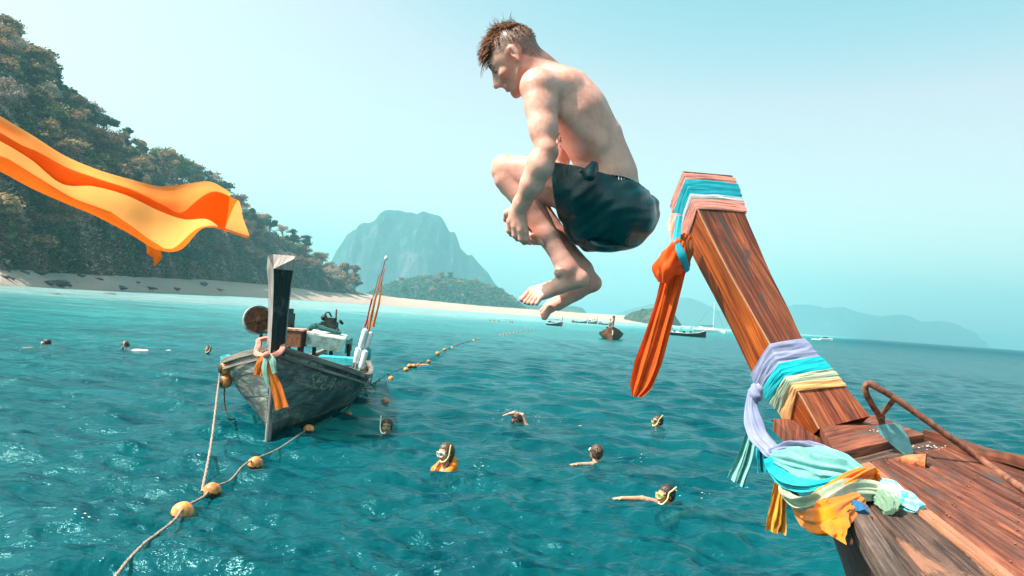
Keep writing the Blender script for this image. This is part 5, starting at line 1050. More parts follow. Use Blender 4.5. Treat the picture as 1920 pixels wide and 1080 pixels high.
# ------------------------------------------------------------------ the flying orange cloth
FLY, n, b = new_mat('thin orange cloth in the wind'); tc = N(n, 'TexCoord'); ob = tc.outputs['Object']; t = noise(n, ob, 6, 4)
col = mixc(n, ramp(n, t, [(.3, (0, 0, 0)), (.7, (1, 1, 1))]), (.93, .36, .10), (.95, .42, .12)); cdf = mixc(n, .5, (.80, .09, .012), (.85, .13, .02)); L(n, cdf, b.inputs['Base Color']); b.inputs['Roughness'].default_value = .7; b.inputs['Specular IOR Level'].default_value = .15
tr = N(n, 'BsdfTranslucent'); L(n, col, tr.inputs[0]); tp = N(n, 'BsdfTransparent'); tp.inputs[0].default_value = (1, .62, .25, 1)
m1_ = N(n, 'MixShader'); m1_.inputs[0].default_value = .72; L(n, b.outputs[0], m1_.inputs[1]); L(n, tr.outputs[0], m1_.inputs[2]); m2_ = N(n, 'MixShader'); m2_.inputs[0].default_value = .13; L(n, m1_.outputs[0], m2_.inputs[1]); L(n, tp.outputs[0], m2_.inputs[2]); L(n, m2_.outputs[0], n.nodes['Material Output'].inputs[0])
bump(n, b, noise(n, ob, 500, 2), .15, .0008, bump(n, None, noise(n, mapping(n, ob, (3, 3, 9)), 4, 5, .6, .8), .35, .02))
T_ = [(-150, 132), (-70, 176), (0, 217), (60, 253), (120, 291), (180, 317), (240, 335), (300, 349), (350, 345), (395, 341), (434, 361)]
F1 = [(-150, 200), (-70, 230), (0, 265), (60, 300), (118, 345), (178, 350), (240, 367), (300, 396), (345, 411), (388, 411), (420, 436)]
P2 = [(-150, 146), (-70, 188), (0, 226), (60, 263), (120, 300), (180, 324), (240, 342), (300, 358), (350, 356), (402, 356), (446, 376)]
HM_ = [(-150, 258), (-70, 290), (0, 322), (60, 354), (122, 381), (180, 405), (240, 437), (292, 467), (338, 468), (386, 426), (468, 447)]
P4 = [(-150, 232), (-70, 262), (0, 292), (60, 313), (120, 349), (180, 380), (240, 420), (286, 452), (326, 466), (384, 425), (464, 444)]
rows = []
for i in range(11):
    d = 2.35+.055*i; w = .02*math.sin(i*1.3)
    p = [P(*T_[i], d+w-.085), P(*[(a*.55+b_*.45) for a, b_ in zip(T_[i], F1[i])], d-.070+w), P(*[(a*.12+b_*.88) for a, b_ in zip(T_[i], F1[i])], d-.050+w), P(*F1[i], d-.034+w), P(*[(a*.8+b_*.2) for a, b_ in zip(F1[i], P2[i])], d-.030+w), P(*P2[i], d-.060+w), P(*[(a*.5+b_*.5) for a, b_ in zip(P2[i], HM_[i])], d+.0+w), P(*[(a*.1+b_*.9) for a, b_ in zip(P2[i], HM_[i])], d+.060), P(*HM_[i], d+.07), P(*[(a*.7+b_*.3) for a, b_ in zip(HM_[i], P4[i])], d+.045), P(*P4[i], d+.035)]
    rows.append(p)
fl = sheet('flying_cloth', rows, FLY, 'long orange cloth blowing in the wind across the left of the view', 'cloth', n=(150, 120), ripple=.007, seed=2)
ribbon([P(280, 455, 2.86), P(288, 470, 2.87), P(294, 484, 2.88), P(290, 498, 2.88)], [.012, .020, .014, .004], FLY, None, 'cloth_tail', 2, flat=.3)
bpy.data.objects['cloth_tail'].parent = fl

# ------------------------------------------------------------------ the jumper
def skin(name, pale_tone, mid, deep, rough=.55, wet=.10):
    m, n, b = new_mat(name); tc = N(n, 'TexCoord'); ob = tc.outputs['Object']
    c = ramp(n, noise(n, ob, 9, 7, .68), [(.36, deep), (.5, mid), (.62, pale_tone)])  # skin tone varies at random between three colours
    at_ = N(n, 'Attribute'); at_.attribute_name = 'beard'; c = mixc(n, mmath(n, 'MULTIPLY', at_.outputs['Fac'], ramp(n, noise(n, ob, 260, 3), [(.3, (.4, .4, .4)), (.7, (1, 1, 1))])), c, (.26, .085, .035))
    a2 = N(n, 'Attribute'); a2.attribute_name = 'stubble'; c = mixc(n, mmath(n, 'MULTIPLY', a2.outputs['Fac'], ramp(n, noise(n, ob, 420, 3), [(.36, (.45, .45, .45)), (.6, (1, 1, 1))])), c, (.05, .032, .028))
    a3 = N(n, 'Attribute'); a3.attribute_name = 'flush'; c = mixc(n, mmath(n, 'MULTIPLY', a3.outputs['Fac'], .55), c, (.52, .16, .10))
    sp_ = noise(n, ob, 38, 5, .7); c = mixc(n, ramp(n, sp_, [(.60, (0, 0, 0)), (.74, (.35, .35, .35))]), c, deep)
    L(n, c, b.inputs['Base Color']); b.inputs['Roughness'].default_value = rough; b.inputs['Subsurface Weight'].default_value = .16; b.inputs['Subsurface Radius'].default_value = (.022, .008, .004); b.inputs['Subsurface Scale'].default_value = .5
    b.inputs['Coat Weight'].default_value = wet; b.inputs['Coat Roughness'].default_value = .22
    fine = noise(n, ob, 170, 4, .7); b1 = bump(n, None, noise(n, ob, 26, 5), .45, .005); bump(n, b, fine, .55, .0016, b1); return m
SKIN = skin('fair wet skin', (.74, .39, .315), (.68, .335, .265), (.56, .235, .175))
MASKK_ = plain('faded ink', (.10, .07, .07), .8)
HAIR, n, b = new_mat('wet brown hair'); tc = N(n, 'TexCoord'); L(n, ramp(n, noise(n, tc.outputs['Object'], 60, 3), [(.3, (.06, .026, .016)), (.7, (.36, .155, .08))]), b.inputs['Base Color']); b.inputs['Roughness'].default_value = .45; b.inputs['Specular IOR Level'].default_value = .3
BLACKHAIR, n, b = new_mat('wet dark hair'); tc = N(n, 'TexCoord'); L(n, ramp(n, noise(n, tc.outputs['Object'], 60, 3), [(.3, (.010, .007, .006)), (.7, (.05, .028, .02))]), b.inputs['Base Color']); b.inputs['Roughness'].default_value = .3; bump(n, b, noise(n, mapping(n, tc.outputs['Object'], (1, 1, .2)), 90, 4), .8, .01)
man = empty('person', P(1060, 430, 2.45), 'shirtless man in black swim shorts tucked up in mid jump above the water', 'person')
def rotate_about(v, ax, t):
    v, ax = np.asarray(v, float), unit(ax); return v*math.cos(t)+np.cross(ax, v)*math.sin(t)+ax*(ax@v)*(1-math.cos(t))
LN = V(-.34, -.04, -.94)                                   # towards his left side, the side we see
def pe(c, du, dl): return c
MPX = 2.45/1280
Cc = {0: P(1152, 390, 2.49), 1: P(1143, 330, 2.48), 2: P(1114, 270, 2.47), 3: P(1083, 213, 2.46), 4: P(1050, 170, 2.45), 5: P(1022, 142, 2.44)}
def tor(i, j): return unit(Cc[j]-Cc[i])
def axs(t):
    l = unit(LN-t*(LN@t)); return np.array([t, l, np.cross(t, l)])
allp = np.array([P(900, 40, 2.7), P(1230, 40, 2.1), P(900, 610, 2.1), P(1235, 610, 2.75), P(900, 40, 2.1), P(1235, 610, 2.1), P(900, 610, 2.75), P(1230, 40, 2.75)])
Hb = .0040; B = Body(allp.min(0)-.02, allp.max(0)+.02, Hb)
hipN, hipF = Cc[0]+LN*.09, Cc[0]-LN*.09
T = axs(tor(0, 2)); B.ell(Cc[0], (.115, .148, .105), T, k=.03); B.ell(Cc[1], (.13, .138, .098), axs(tor(0, 2)), k=.04); B.ell(Cc[2], (.13, .140, .100), axs(tor(1, 3)), k=.04)
B.ell(Cc[3], (.145, .160, .112), axs(tor(2, 4)), k=.04); B.ell(Cc[4]+LN*.0, (.085, .165, .088), axs(tor(3, 5)), k=.04)
B.ell(P(1157, 400, 2.42), (.092, .080, .093), T, k=.03); B.ell(P(1170, 396, 2.57), (.092, .080, .093), T, k=.03)
# back: shoulder blade, rib arch, lat, spine muscles
A4 = axs(tor(3, 5)); bk = -A4[2] if (A4[2]@V(1, .5, 0)) < 0 else A4[2]
B.ell(P(1068, 172, 2.34), (.058, .040, .026), np.array([unit(V(.75, -.5, -.3)), unit(V(.5, .7, -.4)), unit(V(.2, .2, -.9))]), k=.018)
B.cap(P(1048, 190, 2.335), P(1098, 168, 2.37), .018, .012, k=.016)
B.cap(P(1056, 215, 2.33), P(1122, 272, 2.365), .030, .022, k=.03); B.cap(P(1085, 150, 2.42), P(1150, 245, 2.43), .020, .018, k=.03); B.cap(P(1150, 245, 2.43), P(1180, 320, 2.45), .018, .016, k=.03)
for q in range(0): B.cap(P(1060+q*9, 232+q*16, 2.325), P(1098+q*9, 226+q*19, 2.35), .009, .006, k=.014)
B.cap(P(1099, 170, 2.44), P(1180, 318, 2.46), .006, .005, k=.012, sub=True)
# neck, trapezius
B.cap(P(1022, 142, 2.44), P(992, 116, 2.43), .055, .050, k=.03); B.cap(P(1006, 118, 2.44), P(1034, 146, 2.40), .036, .045, k=.03); B.cap(P(982, 128, 2.42), P(1004, 150, 2.40), .035, .04, k=.03)
# head
hu = V(-.60, .80, 0); hf = V(-.735, -.60, .16); hf = unit(hf-hu*(hf@hu)); hl = np.cross(hu, hf); HO = P(967, 109, 2.425); HS = .93
head_prims(B, HO, hf, hl, hu, HS)
B.cap(HO+hf*(-.03)+hu*(-.03), P(1010, 130, 2.44), .048, .052, k=.03)
# near arm
def limb(pts, rr, k=.02):
    for i in range(len(pts)-1): B.cap(pts[i], pts[i+1], rr[i], rr[i+1], k=k)
B.ell(P(1009, 163, 2.305), (.062, .058, .058), np.array([V(.35, -.9, 0), V(.9, .35, 0), V(0, 0, 1)]), k=.03)
B.cap(P(1010, 165, 2.30), P(1060, 160, 2.36), .052, .045, k=.03)
B.push()
limb([P(1008, 165, 2.295), P(1013, 200, 2.28), P(1018, 240, 2.255), P(1022, 280, 2.235)], [.056, .047, .040, .033], .02)
B.cap(P(1006, 190, 2.275), P(1012, 250, 2.25), .031, .023, k=.03); B.cap(P(1028, 190, 2.29), P(1029, 250, 2.26), .030, .024, k=.03)
B.cap(P(1032, 281, 2.235), P(1036, 287, 2.235), .021, .018, k=.015)
limb([P(1024, 284, 2.235), P(1013, 312, 2.235), P(997, 347, 2.26), P(978, 382, 2.30), P(973, 394, 2.31)], [.034, .041, .036, .027, .024], .02)
B.cap(P(1008, 300, 2.228), P(994, 338, 2.248), .026, .022, k=.02)
# near hand: the back of the hand, knuckles, four fingers curling round the shin, thumb on top
kn = [P(956, 415, 2.325), P(965, 424, 2.315), P(975, 431, 2.31), P(985, 436, 2.315)]; wr = P(972, 392, 2.315)
for i, q in enumerate(kn): B.cap(wr+(q-wr)*.12, q, .021, .0125, k=.010)
B.pop(.012)
B.push()
for i, q in enumerate(kn):
    e = [q, q+V(-.1+.1*i, -.95, .25)*.032*(1 if i < 3 else .8), q+V(.15+.12*i, -1.0, .9)*.056*(1 if i < 3 else .8), q+V(.65, -.7, 1.2)*.078*(1 if i < 3 else .85)]
    for a, b_, r1, r2 in ((0, 1, .0112, .0102), (1, 2, .0102, .0094), (2, 3, .0094, .0078)): B.cap(e[a], e[b_], r1, r2, k=.004)
B.pop(.004)
B.push(); B.cap(P(963, 394, 2.32), P(951, 400, 2.345), .014, .0125, k=.01); B.cap(P(951, 400, 2.345), P(948, 412, 2.375), .012, .0095, k=.006); B.pop(.008)
# far hand: fingers clasped under the near hand
B.push(); B.cap(P(1045, 300, 2.66), P(1010, 390, 2.60), .038, .028, k=.02); B.cap(P(1010, 390, 2.60), P(985, 428, 2.50), .028, .03, k=.02); B.cap(P(1078, 165, 2.60), P(1050, 300, 2.66), .05, .038, k=.02)
for i in range(4):
    a = P(984+i*1.0, 433+i*5, 2.46-.010*i); b_ = P(993+i*3, 441+i*4.2, 2.372); c_ = P(1006+i*3.2, 444+i*4.0, 2.352)
    B.cap(a, b_, .0105, .0102, k=.004); B.cap(b_, c_, .010, .0085, k=.004)
B.pop(.006)
# thighs
B.push(); limb([hipN, P(1090, 362, 2.40), P(1020, 338, 2.42), P(962, 322, 2.44)], [.098, .088, .073, .056], .03); B.ell(P(946, 314, 2.44), (.043, .046, .046), k=.02); B.cap(P(938, 308, 2.44), P(936, 322, 2.44), .026, .028, k=.015); B.cap(P(1030, 320, 2.37), P(975, 308, 2.40), .032, .022, k=.03); B.pop(.02)
B.push(); limb([hipF, P(1095, 365, 2.59), P(1025, 345, 2.60), P(966, 330, 2.61)], [.096, .085, .072, .054], .03); B.ell(P(952, 322, 2.61), (.042, .045, .045), k=.02); B.pop(.02)
# shins and feet
def leg(kn_, an, he, bulge, toes, ball_, near):
    B.push(); m1_ = kn_+(an-kn_)*.3; m2_ = kn_+(an-kn_)*.62
    limb([kn_, m1_+bulge*.5, m2_+bulge*.2, an], [.050, .046, .037, .030], .02); B.cap(kn_+(an-kn_)*.14+bulge, kn_+(an-kn_)*.50+bulge*.9, .036, .024, k=.025)
    B.pop(.006); B.push()
    B.cap(an+(kn_-an)*.1, an, .031, .032, k=.015); B.cap(an, he, .030, .029, k=.02); mid = he+(ball_-he)*.5
    up_ = unit(an-mid)
    B.cap(an+(ball_-an)*.1, mid+up_*.012, .032, .027, k=.02); B.cap(he, ball_, .027, .021, k=.02)
    for t0, t1, r_ in toes: B.cap(mid+(t0-mid)*.15+up_*.006, t0, .022, r_*1.25, k=.012)
    B.pop(.014); B.push()
    for t0, t1, r_ in toes: B.cap(t0, t0+(t1-t0)*.55+V(0, .3, 0)*.004, r_*1.02, r_*.88, k=.005); B.cap(t0+(t1-t0)*.6, t1, r_*.92, r_*.98, k=.004)
    B.pop(.005)
an = P(1064, 503, 2.41)
leg(P(952, 334, 2.44), an, P(1087, 523, 2.41), V(.80, .3, 0)*.024, [(P(997, 545, 2.475), P(979, 561, 2.475), .0125), (P(1001, 549, 2.453), P(985, 566, 2.45), .0098), (P(1005, 552, 2.433), P(991, 568, 2.43), .0093), (P(1010, 555, 2.415), P(998, 569, 2.412), .0088), (P(1017, 556, 2.398), P(1006, 569, 2.395), .0085)], P(1016, 552, 2.42), True)
B.push(); B.ell(P(1046, 512, 2.385), (.014, .014, .014), k=.01); B.pop(.012)
anF = P(1094, 505, 2.55)
leg(P(958, 345, 2.60), anF, P(1112, 531, 2.55), V(.80, .3, 0)*.022, [(P(1033, 578, 2.50), P(1021, 594, 2.495), .0135), (P(1031, 572, 2.52), P(1017, 588, 2.52), .0095), (P(1030, 568, 2.54), P(1016, 582, 2.54), .009)], P(1046, 572, 2.54), False)
def attrs(v):
    q = np.stack([(v-HO)@hf, (v-HO)@hl, (v-HO)@hu], 1)/HS; x, y, z = q.T; sm = lambda t: np.clip(t, 0, 1)**2*(3-2*np.clip(t, 0, 1))
    inh = ((np.abs(x) < .2) & (np.abs(y) < .1) & (np.abs(z) < .16)).astype(float)
    ear = ((x+.002)**2+(z)**2 < .036**2) & (np.abs(y) > .066)
    beard = inh*sm((-.018-z-.35*np.abs(x-.05)+.018)/.035)*sm((.115-x)/.02)*sm((x+.012)/.03)*sm((.125+z)/.01)*(~ear); lips = ((x-.1)**2+(z+.066)**2 < .014**2) & (np.abs(y) < .028); beard = beard*(~lips)*.62
    line = np.where(x < 0, .000+1.15*x, .000+.55*x); stub = inh*sm((z-line)/.018)*(~ear)*(x < .082); stub = np.maximum(stub*.92, 0)
    fl = inh*((x > .055)*.4*np.exp(-((z+.035)/.03)**2))+inh*lips*.9+ear*.5
    for c_, r_ in ((P(946, 314, 2.44), .07), (P(1036, 287, 2.235), .04), (P(1064, 505, 2.41), .055), (P(985, 560, 2.44), .05), (P(1000, 447, 2.36), .045), (P(968, 425, 2.32), .035), (P(1112, 531, 2.55), .05), (P(1022, 590, 2.5), .05)): fl = np.maximum(fl, .75*np.exp(-(np.linalg.norm(v-c_, axis=1)/r_)**2))
    return beard, stub, fl
v, f = B.surf(1); me = mesh(v, f); bd, stb, fl = attrs(v); colattr(me, 'beard', bd); colattr(me, 'stubble', stb); colattr(me, 'flush', fl)
body_o = link('body', me, SKIN, man)
# eye and brow
m = MB()
for q in (1, -1):
    m.add(*tube(spline([HO+(hf*.088+hl*q*.044+hu*.028)*HS, HO+(hf*.098+hl*q*.030+hu*.033)*HS, HO+(hf*.101+hl*q*.014+hu*.026)*HS], 8), [.002, .003, .0036, .004, .004, .0038, .003, .002], 6))
m.build('eyebrow', HAIR, man)
m = MB()
for q in (1, -1): m.add(*tube(spline([HO+(hf*.078+hl*q*.044+hu*-.002)*HS, HO+(hf*.0935+hl*q*.034+hu*-.003)*HS, HO+(hf*.094+hl*q*.022+hu*-.002)*HS], 7), .0016, 5))
m.build('eyelashes', BLACKHAIR, man)
# hair: short swept top with wet locks
rs = np.random.RandomState(5); m = MB(); hA = np.array([hf, hl, hu]); hp_ = lambda x, y, z: HO+(hf*x+hl*y+hu*z)*HS
def scalp(th, ph):          # th from the crown towards the front, ph sideways
    d = np.array([math.sin(th)*math.cos(ph), math.sin(th)*math.sin(ph), math.cos(th)]); c = np.array((-.010, 0, .034)); r_ = np.array((.094, .076, .086)); return c+d*r_, d
def lock(x0, dirs, Ln_, r_, droop=.5, n_=6, curl=0):
    p = x0.copy(); pts = [p.copy()]; dd = unit(dirs)
    for i in range(n_):
        p = p+dd*Ln_/n_; dd = unit(dd+np.array([0, 0, 0])+GR*droop/n_*(i+1)*.5+CR*curl/n_); 
        q = (p-np.array((-.010, 0, .034)))/np.array((.100, .081, .091)); qn = np.linalg.norm(q)
        if qn < 1: p = np.array((-.010, 0, .034))+q/qn*np.array((.100, .081, .091))
        pts.append(p.copy())
    P3 = np.array([hp_(*a) for a in pts]); m.add(*tube(P3, np.linspace(r_, r_*.18, n_+1), 4))
GR = np.array([np.array([0, 0, -1.0])@hf, np.array([0, 0, -1.0])@hl, np.array([0, 0, -1.0])@hu]); CR = np.array([0, 0, 0.])
for k in range(1500):
    th = rs.uniform(-.95, 1.12); ph = rs.uniform(-1.0, 1.0)
    x, d = scalp(th, ph); dr_ = d*.50+np.array([.95, rs.randn()*.4, .0])+rs.randn(3)*.28
    lock(x, dr_, rs.uniform(.026, .052)*(1.1 if th > .5 else 1)*(.6 if abs(ph) > .8 else 1), rs.uniform(.0012, .0026), .35)
for k in range(1500):       # cropped hair round the sides and back
    th = rs.uniform(-1.75, 1.2); ph = rs.uniform(-1.57, 1.57); x, d = scalp(th, ph)
    if x[2] < (.012+1.15*x[0] if x[0] < 0 else .012+.55*x[0]) or x[0] > .078: continue
    lock(x*1.0, d*.9+np.array([.25, rs.randn()*.3, -.5]), rs.uniform(.006, .012), rs.uniform(.0010, .0016), .2, 2)
for k in range(150):        # fringe over the forehead
    x, d = scalp(rs.uniform(.7, 1.25), rs.uniform(-.75, .75)); lock(x, d*.7+np.array([.5, rs.randn()*.25, -.25]), rs.uniform(.035, .065), rs.uniform(.0014, .0026), .9)
for y0, ln in ((.030, .085), (.034, .075), (.012, .095), (-.01, .09), (.042, .055), (.026, .06)):
    lock(np.array([.076, y0, .078]), np.array([.75, .05, -.45]), ln, .0024, .8, 8)
for k in range(45):         # spikes thrown up at the crown
    x, d = scalp(rs.uniform(-.55, .45), rs.uniform(-.6, .6)); CR = np.array([rs.uniform(-1, 1), 0, -.5]); lock(x, d+rs.randn(3)*.35, rs.uniform(.028, .060), rs.uniform(.0012, .0022), 0, 7, rs.uniform(0, 1.6))
CR = np.zeros(3)
hair_o = m.build('hair', HAIR, man, auto=None)
# ear shadow line is left to the light
# shorts
WAIST_N = V(.23, .97, 0)
Bs = Body(np.minimum(P(1020, 290, 2.2), P(1240, 490, 2.2))-.12, np.maximum(P(1240, 290, 2.75), P(1020, 490, 2.75))+.12, .0042)
for q, c_, th_ in ((1, hipN, P(1090, 362, 2.40)), (-1, hipF, P(1095, 365, 2.59))):
    Bs.cap(c_, th_, .108, .101, k=.03); Bs.cap(th_, P(1020, 338, 2.42) if q == 1 else P(1025, 345, 2.60), .104, .098, k=.03)
Bs.ell(Cc[0], (.130, .165, .120), T, k=.03); Bs.ell(Cc[1], (.14, .152, .108), T, k=.03); Bs.ell(P(1160, 400, 2.42), (.110, .095, .109), T, k=.03); Bs.ell(P(1176, 396, 2.57), (.110, .095, .109), T, k=.03)
Bs.cap(P(1098, 425, 2.42), P(1160, 430, 2.45), .064, .06, k=.04); Bs.cap(P(1110, 438, 2.50), P(1158, 434, 2.52), .058, .06, k=.04)
x, y, z = Bs.ax(tuple(slice(0, int(k)) for k in Bs.n))
rr_ = [V(.4, -.9, .1), V(.9, .25, .2), V(.7, -.7, 0), V(.15, 1, 0)]
pj = lambda d: x*d[0]+y*d[1]+z*d[2]
wr_ = .0024*np.sin(pj(rr_[1])*62+3*np.sin(pj(rr_[0])*14))+.0013*np.sin(pj(rr_[2])*95+2.4*np.sin(pj(rr_[3])*24+1))+.0010*np.sin(pj(rr_[0])*150+3*np.sin(pj(rr_[1])*20))
Bs.ell(P(1180, 408, 2.47), (.090, .090, .090), T, k=.03)
Bs.D = (Bs.D+wr_-.0095).astype(np.float32)
outer = Bs.D.copy()
Bs.D = np.full(Bs.n, 1., np.float32)
for q, c_, th_ in ((1, hipN, P(1090, 362, 2.40)), (-1, hipF, P(1095, 365, 2.59))):
    Bs.cap(c_, th_, .103, .094, k=.03); Bs.cap(th_, P(1020, 338, 2.42) if q == 1 else P(1025, 345, 2.60), .094, .086, k=.03)
Bs.ell(Cc[0], (.125, .158, .117), T, k=.03); Bs.ell(Cc[1], (.16, .141, .099), T, k=.03); Bs.cap(P(1098, 425, 2.42), P(1150, 432, 2.45), .05, .046, k=.04)
Bs.D = np.maximum(outer, -Bs.D)
Bs.plane(P(1140, 335, 2.40)+V(.1, .1, .0)*.0, WAIST_N); Bs.plane(P(1042, 352, 2.42), V(-1, -.10, .18))
v, f = Bs.surf(1)
SHORTS, n, b = new_mat('wet black green nylon'); tc = N(n, 'TexCoord'); ob = tc.outputs['Object']
L(n, ramp(n, noise(n, ob, 5, 4), [(.35, (.001, .014, .017)), (.65, (.001, .042, .048))]), b.inputs['Base Color']); b.inputs['Roughness'].default_value = .25; b.inputs['Specular IOR Level'].default_value = .5
w1 = noise(n, mapping(n, ob, (34, 34, 7), rot=(0, .6, 0)), 1, 5, .6, 1.5); b1 = bump(n, None, w1, .4, .007); bump(n, b, noise(n, ob, 700, 2), .15, .0006, b1)
link('shorts', mesh(v, f), SHORTS, man)
# waistband with gathered elastic, thrown flap, leg lining end, white prints
fr_ = [P(1076, 322, 2.33), P(1100, 332, 2.325), P(1130, 329, 2.325), P(1165, 333, 2.335), P(1190, 343, 2.36), P(1206, 355, 2.42)]
m = MB(); m.add(*tube(spline(fr_, 60), np.tile([.0045, .012], (60, 1)), 8, prof=lambda th, s: 1+.22*math.sin(s*210), ref=V(0, 0, 1))); m.build('waistband', SHORTS, man)
def flap(name, quads, mat, th=.0022, bulge=0):
    """a thin cloth piece: rows of points"""
    g = np.array(quads, float); nu, nv = g.shape[:2]; gu = np.array([spline(g[:, j], 12) for j in range(nv)]).transpose(1, 0, 2); gg = np.array([spline(r_, 12) for r_ in gu])
    gx = np.gradient(gg, axis=0); gy = np.gradient(gg, axis=1); nn = np.cross(gx, gy); nn /= np.linalg.norm(nn, axis=2)[..., None]+1e-9
    v1, f1, u1 = grid(gg); v2, f2, u2 = grid(gg+nn*th); m = MB(); m.add(v1, f1[:, ::-1]); m.add(v2, f2); return m.build(name, mat, man)
flap('shorts_flap', [[P(1076, 330, 2.31), P(1095, 316, 2.285), P(1110, 302, 2.29)], [P(1088, 340, 2.30), P(1108, 330, 2.275), P(1120, 306, 2.30)], [P(1100, 347, 2.315), P(1116, 345, 2.30), P(1122, 330, 2.32)]], SHORTS)
flap('shorts_hem_flap', [[P(1090, 450, 2.40), P(1110, 452, 2.36), P(1160, 458, 2.38)], [P(1096, 460, 2.39), P(1125, 463, 2.35), P(1175, 462, 2.39)], [P(1104, 468, 2.41), P(1130, 470, 2.37), P(1180, 464, 2.42)]], SHORTS)
flap('shorts_lining', [[P(1068, 432, 2.40), P(1080, 438, 2.38), P(1090, 444, 2.39)], [P(1067, 440, 2.40), P(1079, 442, 2.38), P(1090, 447, 2.39)], [P(1068, 445, 2.41), P(1078, 446, 2.39), P(1092, 449, 2.40)]], SHORTS)
WPR = plain('white print', (.75, .78, .77), .5, var=.05)
m = MB()
for c_ in (P(1060, 318, 2.318), P(1064, 323, 2.318)): m.add(*tube([c_+(V(1, 0, .3)*math.cos(t)+V(0, 1, 0)*math.sin(t))*.0052 for t in np.linspace(0, 6.28, 14)], .0014, 5, caps=False))
m.build('logo_print', WPR, man)
m = MB()
for k in range(5): q = P(1160+k*5.0, 331.5+k*1.6, 2.318+k*.004); m.add(*tube([q, q+V(.1, -1, 0)*.010], .0014, 5))
for k in range(3): q = P(1163+k*4, 347+k*.8, 2.312+k*.004); m.add(*tube([q+V(0, 1, 0)*.004*(k % 2), q+V(.3, -1, 0)*.009], .0016, 5))
m.build('stitching', WPR, man)
m = MB()                     # small dark tattoo on the ribs
for k in range(9):
    q = P(1047+rnd.uniform(-3, 5), 250+k*3.0, 2.36); tq = [q+V(rnd.uniform(-1, 1), rnd.uniform(-1, 1), 0)*.004 for _ in range(4)]; m.add(*tube(spline(tq, 8), .0009, 4))
m.build('tattoo', MASKK_, man)
# droplets on the hair and back are too small to build; a ring of splash beads sits in the fringe
DROP, n, b = new_mat('water drops'); b.inputs['Base Color'].default_value = (.8, .9, .92, 1); b.inputs['Roughness'].default_value = .05; b.inputs['Transmission Weight'].default_value = .8; b.inputs['IOR'].default_value = 1.33

# ------------------------------------------------------------------ swimmers
z3 = np.array([0, 0, 1.0])
SK2 = skin('light brown skin', (.62, .34, .23), (.50, .25, .16), (.38, .17, .10)); SK3 = skin('tanned skin', (.42, .21, .13), (.34, .16, .095), (.25, .11, .06))  # lighter and darker complexions of the swimmers
MASKW = plain('cream mask rubber', (.74, .66, .50), .4, var=.08); MASKK = plain('black mask rubber', (.02, .022, .022), .35); MASKY = plain('yellow mask rim', (.72, .52, .12), .4)
GLS, n, b = new_mat('mask glass'); b.inputs['Base Color'].default_value = (.10, .22, .22, 1); b.inputs['Roughness'].default_value = .05; b.inputs['Specular IOR Level'].default_value = .9
SNORK = plain('yellow snorkel', (.80, .66, .30), .4, var=.08); SNWH = plain('white snorkel', (.80, .80, .76), .4, var=.05); BLOND = plain('wet blond brown hair', (.075, .040, .022), .45, var=.4, scale=30)
